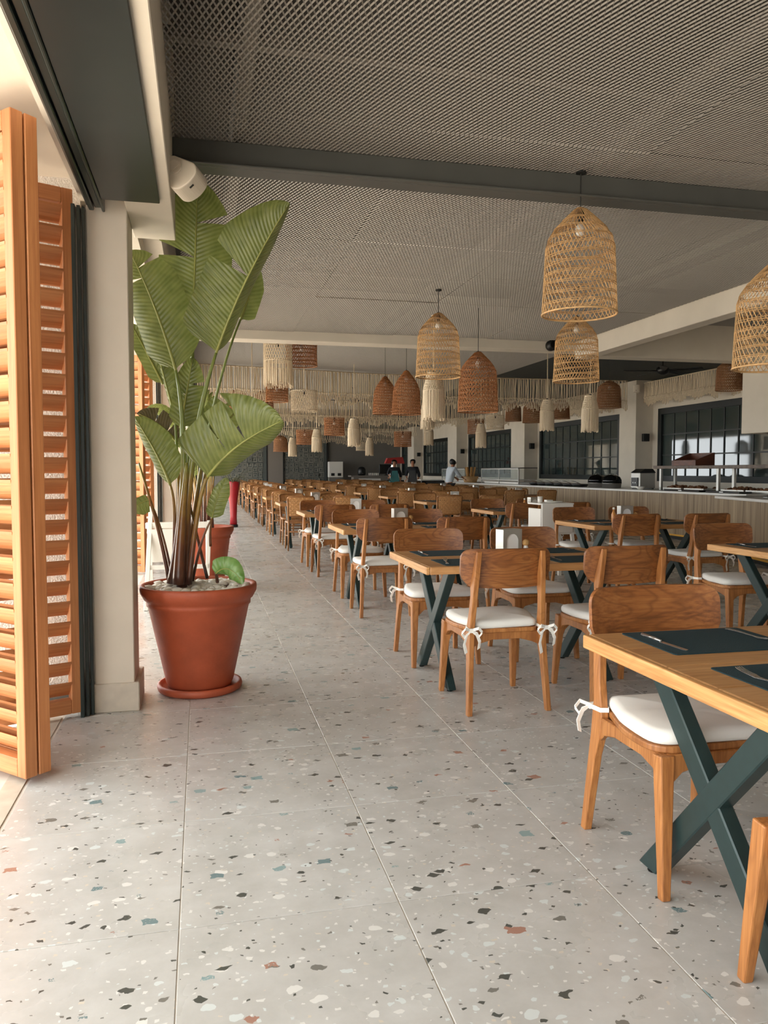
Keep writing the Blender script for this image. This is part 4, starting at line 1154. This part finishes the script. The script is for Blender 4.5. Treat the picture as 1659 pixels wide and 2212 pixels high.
for k, (y, ln) in enumerate(((12.9, 1.1), (11.75, .9))):
    tr_ = thing('black_tray', ('long' if k == 0 else 'shorter') + ' black hot plate lying along the buffet edge', 'tray', (fx(y) + .16, y, CT))
    MB().box(-.12, .12, -ln / 2, ln / 2, 0, .035).build('plate', 'black_gloss', tr_, bev=.006); MB().box(-.136, -.128, -.05, .05, .012, .024).build('control_strip', 'steel', tr_)
for k, y in enumerate((13.75, 13.05, 11.95, 11.30)):
    fd = thing('food_tray', 'shallow tray of browned food under the riser, ' + ['by the posts nearest the toaster', 'second from the toaster', 'third from the toaster', 'by the heat lamp'][k], 'food tray', (9.14, y, CT), 0, 'food trays under the riser')
    tb = MB().box(-.17, .17, -.3, .3, 0, .012); tb.box(-.17, -.16, -.3, .3, .012, .05); tb.box(.16, .17, -.3, .3, .012, .05); tb.box(-.16, .16, -.3, -.29, .012, .05); tb.box(-.16, .16, .29, .3, .012, .05)
    tb.build('tray', 'steel_satin', fd)
    rng = random.Random(k); fm = MB()
    for _ in range(46):
        a, b = rng.uniform(-.14, .14), rng.uniform(-.27, .27); r = rng.uniform(.025, .05)
        fm.lathe([(.004, 0), (r, r * .4), (r * .7, r * .9), (.004, r * 1.1)], 6, (a, b, .02 + .05 * (1 - (b / .3) ** 2) * rng.random()), caps=False)
    stuff(fm.build('food', 'food', fd, smooth=True))
ts = thing('conveyor_toaster', 'black and steel toaster machine on the buffet beside the riser', 'toaster', (8.95, 14.75, CT), 0)
MB().box(-.18, .18, -.17, .17, .02, .34).build('body', 'steel_satin', ts, bev=.012); MB().prism([(-.19, .34), (.19, .34), (.12, .42), (-.06, .42)], 'xz', -.18, .18).build('top_cover', 'black', ts, bev=.006)
MB().box(-.2, -.18, -.12, .12, .06, .24).build('control_panel', 'black', ts)
for y in (-.04, .04):
    MB().box(-.206, -.199, y - .016, y + .016, .12, .15).build('dial', 'paper', ts)
for x in (-.14, .14): MB().box(x - .02, x + .02, -.15, .15, 0, .02).build('foot', 'black', ts)
bl_ = thing('soup_bowl', 'small grey bowl stack between toaster and riser', 'bowl', (8.70, 14.42, CT))
MB().lathe([(.04, 0), (.07, .02), (.09, .06), (.085, .06), (.06, .025), (.01, .015)], 20, caps=False).build('bowl', 'ceramic', bl_, smooth=True)
for k, y in enumerate((16.5, 15.85)):
    ch = thing('chafing_dish', 'round black domed chafing dish on the buffet, ' + ('next to the toaster side' if k else 'on the back wall side of the pair'), 'chafing dish', (8.85, y, CT), 0, 'pair of chafing dishes')
    MB().lathe([(.02, .0), (.27, .0), (.28, .13), (.3, .14), (.28, .15), (.02, .15)], 32, caps=False).build('base_pan', 'steel', ch, smooth=True)
    dm = MB().lathe([(.29, .15), (.285, .24), (.24, .33), (.14, .39), (.02, .405)], 32).build('dome_lid', 'black_gloss', ch, smooth=True)
    MB().tube([(-.06, 0, .39), (-.05, 0, .43), (.05, 0, .43), (.06, 0, .39)], .008, 8).build('handle', 'chrome', dm, smooth=True)
    ch.scale = (.74, .74, .74)
for k in range(6):
    y = 17.4 + k * .48; x = fx(y) + .42
    pn = thing('serving_dish', 'low dark serving dish in the row along the buffet, %s from the chafing dishes' % ORD[k], 'serving dish', (x, y, CT), 0, 'row of low dark serving dishes')
    MB().lathe([(.02, 0), (.16, 0), (.21, .06), (.2, .065), (.15, .02), (.02, .02)], 24, caps=False).build('dish', 'black', pn, smooth=True)
    MB().lathe([(.17, .03), (.12, .06), (.02, .07)], 16).build('food', 'food', pn, smooth=True)
    MB().tube([(.0, -.05, .06), (-.12, .02, .12), (-.24, .05, .14)], .007, 6).build('spoon', 'steel', pn, smooth=True)
# sneeze guards: steel frame and glass
for k, (y0, y1) in enumerate(((20.6, 23.6), (25.2, 27.8))):
    sg = thing('sneeze_guard', 'steel framed glass sneeze guard on the buffet ' + ('beside the person in white' if k == 0 else 'at the far end of the counter'), 'sneeze guard', (8.9, y0, CT), 0, 'sneeze guards')
    Ln = y1 - y0
    for y in (0, Ln / 2, Ln):
        MB().box(-.275, -.245, y - .015, y + .015, 0, .42).build('post', 'steel_satin', sg)
    MB().box(-.28, -.24, 0, Ln, .42, .45).build('top_rail', 'steel_satin', sg)
    MB().box(-.28, .25, 0, Ln, .10, .13).build('shelf_rail', 'steel_satin', sg)
    MB().box(-.28, .3, 0, Ln, .45, .47).build('top_shelf', 'black', sg)
    MB().box(-.263, -.257, .02, Ln - .02, .13, .42).build('glass', 'clear_glass', sg)
    MB().box(-.2, .2, .1, Ln - .1, 0, .06).build('ice_well', 'counter_white', sg)
br = thing('bread_basket', 'tall basket of baguettes on the buffet beside the person in white', 'basket', (8.62, 24.6, CT))
MB().lathe([(.02, 0), (.2, 0), (.27, .2), (.26, .2), (.19, .02), (.02, .02)], 20, caps=False).build('basket', 'wicker', br, smooth=True)
for k in range(7):
    a = k * .9; MB().tube([(.08 * math.cos(a), .08 * math.sin(a), .05), (.16 * math.cos(a), .16 * math.sin(a), .5)], [.035, .028], 8).build('baguette', 'bread', br, smooth=True)
bx_ = thing('black_crate', 'black crate of plates standing before the counter near the staff', 'crate', (7.66, 26.0, 0))
MB().box(-.40, .40, -.3, .3, .0, .55).build('trolley_base', 'black', bx_); MB().box(-.42, .42, -.32, .32, .55, .95).build('bin', 'black_gloss', bx_, bev=.02)
MB().box(-.4, .4, -.2, .2, .95, .98).build('plates', 'ceramic', bx_)
# heat lamp, wooden boxes on the forward counter
hl = thing('heat_lamp', 'chrome heat lamp on a bent steel arm over the forward buffet section', 'heat lamp', (7.85, 9.65, CT))
MB().tube([(0, 0, 0), (0, 0, .46), (.02, -.02, .56), (.10, -.06, .66), (.20, -.12, .72)], .014, 8).build('arm', 'chrome', hl, smooth=True)
MB().lathe([(.09, 0), (.09, .012), (.02, .02)], 20).build('base', 'chrome', hl, smooth=True)
hd = MB().lathe([(.05, .14), (.06, .12), (.055, .05), (.08, .03), (.10, -.06), (.12, -.16), (.11, -.16), (.02, -.1)], 24, caps=False)
Mr = Matrix.Translation((.24, -.15, .68)) @ Matrix.Rotation(math.radians(-32), 4, 'Y')
hd.v = [tuple(Mr @ Vector(v)) for v in hd.v]; hd.build('lamp_head', 'chrome', hl, smooth=True)
for k, (x, y, w_) in enumerate(((8.12, 9.15, .34), (7.6, 8.75, .28))):
    wbx = thing('wooden_box', ('larger' if k == 0 else 'smaller') + ' low reddish wooden box on the forward buffet section', 'box', (x, y, CT), .25, 'low wooden boxes')
    MB().box(-.2, .2, -w_, w_, 0, .02).build('base_board', 'dark_wood', wbx)
    for a in (-1, 1):
        MB().box(a * .2 - .012, a * .2 + .012, -w_, w_, 0, .13).build('side_board', 'dark_wood', wbx); MB().box(-.19, .19, a * w_ - .012, a * w_ + .012, 0, .13).build('end_board', 'dark_wood', wbx)
# white high chair beside the middle tables
hc = thing('high_chair', 'white baby high chair with a tray of plates between the middle tables', 'high chair', (4.02, 8.62, 0))
for sx in (-1, 1):
    for sy in (-1, 1): MB().bar((sx * .24, sy * .24, 0), (sx * .19, sy * .16, .60), .018, .018).build('leg', 'white_paint', hc)
MB().box(-.20, .20, -.18, .18, .54, .58).build('seat', 'white_paint', hc, bev=.01); MB().box(-.20, .20, -.2, -.17, .56, .90).build('back_panel', 'white_paint', hc, bev=.01)
for sx in (-1, 1): MB().box(sx * .2 - .012, sx * .2 + .012, -.19, .16, .56, .84).build('side_panel', 'white_paint', hc, bev=.006)
MB().prism(rounded([(-.22, -.20), (.22, -.20), (.22, .20), (-.22, .20)], .05, 4), 'xy', .885, .905).build('tray', 'white_paint', hc, bev=.004)
pl_ = thing('side_plate', 'white plates lying on the tray of the white high chair', 'plate', (4.08, 8.66, .905))
MB().lathe([(.02, 0), (.07, 0), (.11, .014), (.105, .016), (.06, .006), (.02, .006)], 24, caps=False).build('plate', 'ceramic', pl_, smooth=True)
MB().box(-.1, -.02, -.02, .05, .006, .03).build('folded_napkin', 'paper', pl_)
cupo = thing('small_glass', 'small clear glass on the tray of the white high chair', 'glass', (3.86, 8.56, .905))
MB().lathe([(.02, 0), (.028, .003), (.03, .075), (.027, .075), (.025, .01), (.01, .008)], 16, caps=False).build('glass', 'ceramic', cupo, smooth=True)
# ---- service bar at the back wall
bb = thing('service_bar', 'grey and white service bar before the plain back wall', 'counter', (7.9, 38.4, 0))
MB().box(-.6, 1.7, -.3, .35, 0, .98).build('body', 'grey_panel', bb); MB().box(-.35, .75, -.33, -.3, .05, .90).build('white_front', 'counter_white', bb)
MB().box(-.75, 1.75, -.4, .4, .98, 1.05).build('bar_top', 'grey_panel', bb)
cm = thing('coffee_machine', 'round black drinks dispenser on the service bar', 'drinks machine', (7.75, 38.35, 1.05))
MB().lathe([(.16, 0), (.2, .05), (.2, .3), (.14, .4), (.05, .43)], 20).build('barrel', 'black', cm, smooth=True); MB().box(-.03, .03, -.24, -.19, .08, .14).build('tap', 'steel', cm)
mo = thing('black_menu_screen', 'black flat screen standing on the service bar', 'screen', (9.0, 38.35, 1.05))
MB().box(-.35, .35, -.02, .02, .08, .55).build('panel', 'black_gloss', mo, bev=.006); MB().box(-.12, .12, -.08, .08, 0, .02).build('foot', 'black', mo); MB().box(-.03, .03, -.015, .015, .02, .1).build('stem', 'black', mo)
for k in range(6):
    gl = thing('glass_tumbler', 'clear tumbler on the service bar, %s from the drinks dispenser' % ORD[k], 'glass', (8.1 + k * .09, 38.2, 1.05), 0, 'tumblers on the service bar')
    MB().lathe([(.02, 0), (.032, .003), (.036, .12), (.032, .12), (.028, .01), (.01, .008)], 12, caps=False).build('glass', 'ceramic', gl, smooth=True)
cb2 = thing('dispenser_cabinet', 'small white cabinet at the carved panel edge by the back wall', 'cabinet', (6.75, 40.3, 0))
MB().box(-.35, .35, -.25, .25, 0, .95).build('body', 'wall_dark', cb2); MB().box(-.36, .36, -.27, .25, .95, 1.75).build('upper_case', 'white_paint', cb2, bev=.01)
for sx in (-.17, .17): MB().box(sx - .09, sx + .09, -.285, -.27, 1.02, 1.16).build('dispenser_slot', 'black', cb2)
rm = thing('juice_machine', 'red-topped steel drinks machine between the two staff', 'drinks machine', (7.75, 31.6, 0))
MB().box(-.35, .35, -.3, .3, 0, .9).build('stand', 'black', rm); MB().lathe([(.2, .9), (.22, 1.0), (.2, 1.35), (.12, 1.5), (.16, 1.55)], 20).build('tank', 'steel', rm, smooth=True)
MB().prism([(-.4, 1.58), (.42, 1.58), (.34, 1.85), (-.3, 1.80)], 'xz', -.12, .12).build('red_sign', 'cloth_red', rm)

# ================================================================== PEOPLE
def skin_mesh(name, pts, edges, rad, mat, parent, root_i=0, sub=2):
    me = bpy.data.meshes.new(name); me.from_pydata([tuple(p) for p in pts], edges, [])
    me.materials.append(MAT[mat]); o = obj(name, me, parent)
    md = o.modifiers.new('skin', 'SKIN'); md.use_smooth_shade = True
    for i, v in enumerate(me.skin_vertices[0].data): v.radius = rad[i] if isinstance(rad[i], tuple) else (rad[i], rad[i]); v.use_root = (i == root_i)
    sb = o.modifiers.new('sub', 'SUBSURF'); sb.levels = sub; sb.render_levels = sub
    for p in me.polygons: p.use_smooth = True
    return o
def person(loc, rotz, label, H, lean, arms, top, bottom, apron=None):
    """faces +y locally; lean = forward shift of the shoulders; arms = hand targets (left, right)"""
    root = thing('person', label, 'person', loc, rotz, None); k = H / 1.72
    hip = Vector((0, 0, .92)) * k; wst = Vector((0, .01 + lean * .35, 1.08)) * k; chest = Vector((0, lean * .75, 1.28)) * k; neck = Vector((0, lean, 1.44)) * k
    head = Vector((0, lean * 1.2 + .02, 1.60 - lean * .15)) * k
    pts = [hip, wst, chest, neck, head, head + Vector((0, .015, .07)) * k]; ed = [(0, 1), (1, 2), (2, 3), (3, 4), (4, 5)]
    rad = [(.11 * k, .085 * k), (.10 * k, .075 * k), (.12 * k, .085 * k), .055 * k, (.075 * k, .09 * k), (.07 * k, .08 * k)]
    spt, sed, srd = [hip + Vector((0, 0, -.06)), wst, chest, chest.lerp(neck, .75)], [(0, 1), (1, 2), (2, 3)], [(.17 * k, .13 * k), (.152 * k, .118 * k), (.18 * k, .13 * k), .09 * k]
    for s, hand in ((-1, arms[0]), (1, arms[1])):
        sh = chest.lerp(neck, .55) + Vector((s * .17, 0, 0)) * k; hd_ = Vector(hand) * k; el = sh.lerp(hd_, .5) + Vector((s * .06, -.06, -.05)) * k
        i = len(pts); pts += [sh, el, hd_.lerp(el, .12), hd_, hd_ + (hd_ - el).normalized() * .09 * k]; ed += [(2, i), (i, i + 1), (i + 1, i + 2), (i + 2, i + 3), (i + 3, i + 4)]; rad += [.045 * k, .040 * k, .03 * k, (.038 * k, .02 * k), (.03 * k, .013 * k)]
        j = len(spt); spt += [sh, el, el.lerp(hd_, .55)]; sed += [(2, j), (j, j + 1), (j + 1, j + 2)]; srd += [.078 * k, .062 * k, .052 * k]
    legs, led, lrd = [hip], [], [(.165 * k, .125 * k)]
    for s in (-1, 1):
        a, b, c, d = Vector((s * .09, 0, .84)) * k, Vector((s * .1, .02, .48)) * k, Vector((s * .1, -.02, .08)) * k, Vector((s * .11, .14, .035)) * k
        i = len(pts); pts += [a, b, c, d]; ed += [(0, i), (i, i + 1), (i + 1, i + 2), (i + 2, i + 3)]; rad += [.085 * k, .058 * k, .04 * k, .033 * k]
        j = len(legs); legs += [a, b, c + Vector((0, 0, .05)) * k]; led += [(0, j), (j, j + 1), (j + 1, j + 2)]; lrd += [.1 * k, .078 * k, .068 * k]
    b = skin_mesh('body', pts, ed, rad, 'skin', root)
    skin_mesh('shirt', spt, sed, srd, top, root); skin_mesh('trousers', legs, led, lrd, bottom, root)
    h = skin_mesh('hair', [head + Vector((0, -.055, -.085)) * k, head + Vector((0, -.045, .045)) * k, head + Vector((0, .0, .095)) * k], [(0, 1), (1, 2)], [.10 * k, .125 * k, .105 * k], 'hair', root)
    fc = MB(); 
    for s in (-1, 1):
        fc.lathe([(.001, .012), (.011, 0), (.001, -.012)], 8, head + Vector((s * .03, .098, .02)) * k, caps=False)
    fc.build('eyes', 'black', root)
    MB().lathe([(.003, .02), (.012, -.015), (.004, -.025)], 8, head + Vector((0, .10, -.005)) * k).build('nose', 'skin', root, smooth=True)
    MB().box(head.x - .022 * k, head.x + .022 * k, head.y + .085 * k, head.y + .096 * k, head.z - .05 * k, head.z - .042 * k).build('mouth', 'cloth_red', root)
    for s in (-1, 1): MB().lathe([(.004, .03), (.014, .0), (.004, -.03)], 8, head + Vector((s * .078, -.005, .0)) * k).build('ear', 'skin', root, smooth=True)
    for s, hand in ((-1, arms[0]), (1, arms[1])):
        hd_ = Vector(hand) * k; fg = MB(); dr = (hd_ - chest).normalized(); sdv = dr.cross(Vector((0, 0, 1))).normalized()
        base = hd_ + dr * .06 * k
        for q in range(4):
            p = base + sdv * ((q - 1.5) * .019 * k); l = (.062, .075, .07, .055)[q] * k
            fg.tube([p, p + dr * l * .5, p + dr * l * .85 + Vector((0, 0, -.02 * k)), p + dr * l * .9 + Vector((0, 0, -.04 * k))], [.009 * k, .0085 * k, .008 * k, .006 * k], 6)
        p = hd_ + sdv * (-s * .03 * k); fg.tube([p, p + sdv * (-s * .03 * k) + dr * .025 * k, p + sdv * (-s * .035 * k) + dr * .055 * k], [.011 * k, .0095 * k, .007 * k], 6)
        fg.build('fingers', 'skin', root, smooth=True)
    if apron:
        MB().prism([(-.15 * k, .50 * k), (.15 * k, .50 * k), (.17 * k, .98 * k), (.10 * k, 1.30 * k), (-.10 * k, 1.30 * k), (-.17 * k, .98 * k)], 'xz', .135 * k + lean * .4, .145 * k + lean * .4).build('apron', apron, root, bev=.003)
    return root
person((7.70, 24.1, 0), math.radians(-72), 'person in a white shirt leaning over the buffet and reaching for food', 1.68, .16, ((-.18, .46, 1.06), (.10, .52, 1.08)), 'shirt_white', 'cloth_grey')
person((7.08, 28.85, 0), math.radians(175), 'person in black and teal clothes standing at the steel drinks machine', 1.70, .03, ((-.22, .14, .95), (.2, .24, 1.10)), 'cloth_dark', 'cloth_teal', 'cloth_teal')
person((7.74, 28.6, 0), math.radians(160), 'person in dark uniform with apron standing at the counter end', 1.72, .04, ((-.20, .16, .95), (.20, .20, 1.0)), 'cloth_dark', 'cloth_dark', 'black')

# ================================================================== OUTSIDE the open side: low wall and shrubs
lw_ = struct(MB().box(-9.2, -9.0, -8, 44, 0, .8).build('wall_terrace', 'plaster'))
def shrub(loc, s, seed, label):
    root = thing('garden_shrub', label, 'shrub', loc, 0, 'shrubs along the terrace wall'); rng = random.Random(seed); mb = MB()
    MB().tube([(0, 0, 0), (.03, 0, .5 * s), (0, .04, 1.0 * s)], [.05 * s, .04 * s, .02 * s], 8).build('trunk', 'teak', root, smooth=True)
    for _ in range(700):
        v = Vector((rng.gauss(0, 1), rng.gauss(0, 1), rng.gauss(0, 1))).normalized() * rng.uniform(.5, 1) ** .5
        p = Vector((v.x * .9 * s, v.y * .9 * s, 1.3 * s + v.z * .8 * s)); d = Vector((rng.uniform(-1, 1), rng.uniform(-1, 1), rng.uniform(-.5, 1))).normalized()
        q = d.cross(Vector((0, 0, 1))).normalized() * .04; l = rng.uniform(.12, .22)
        mb.add([p, p + d * l * .5 + q, p + d * l, p + d * l * .5 - q], [(0, 1, 2, 3)])
    stuff(mb.build('foliage', 'foliage', root, recalc=False))
for k, y in enumerate((1, 5, 9.5, 14, 19)):
    shrub((-10.6, y, 0), 1.2 + .3 * (k % 3), k, 'green garden shrub behind the low terrace wall, %s from the entrance' % ORD[k])
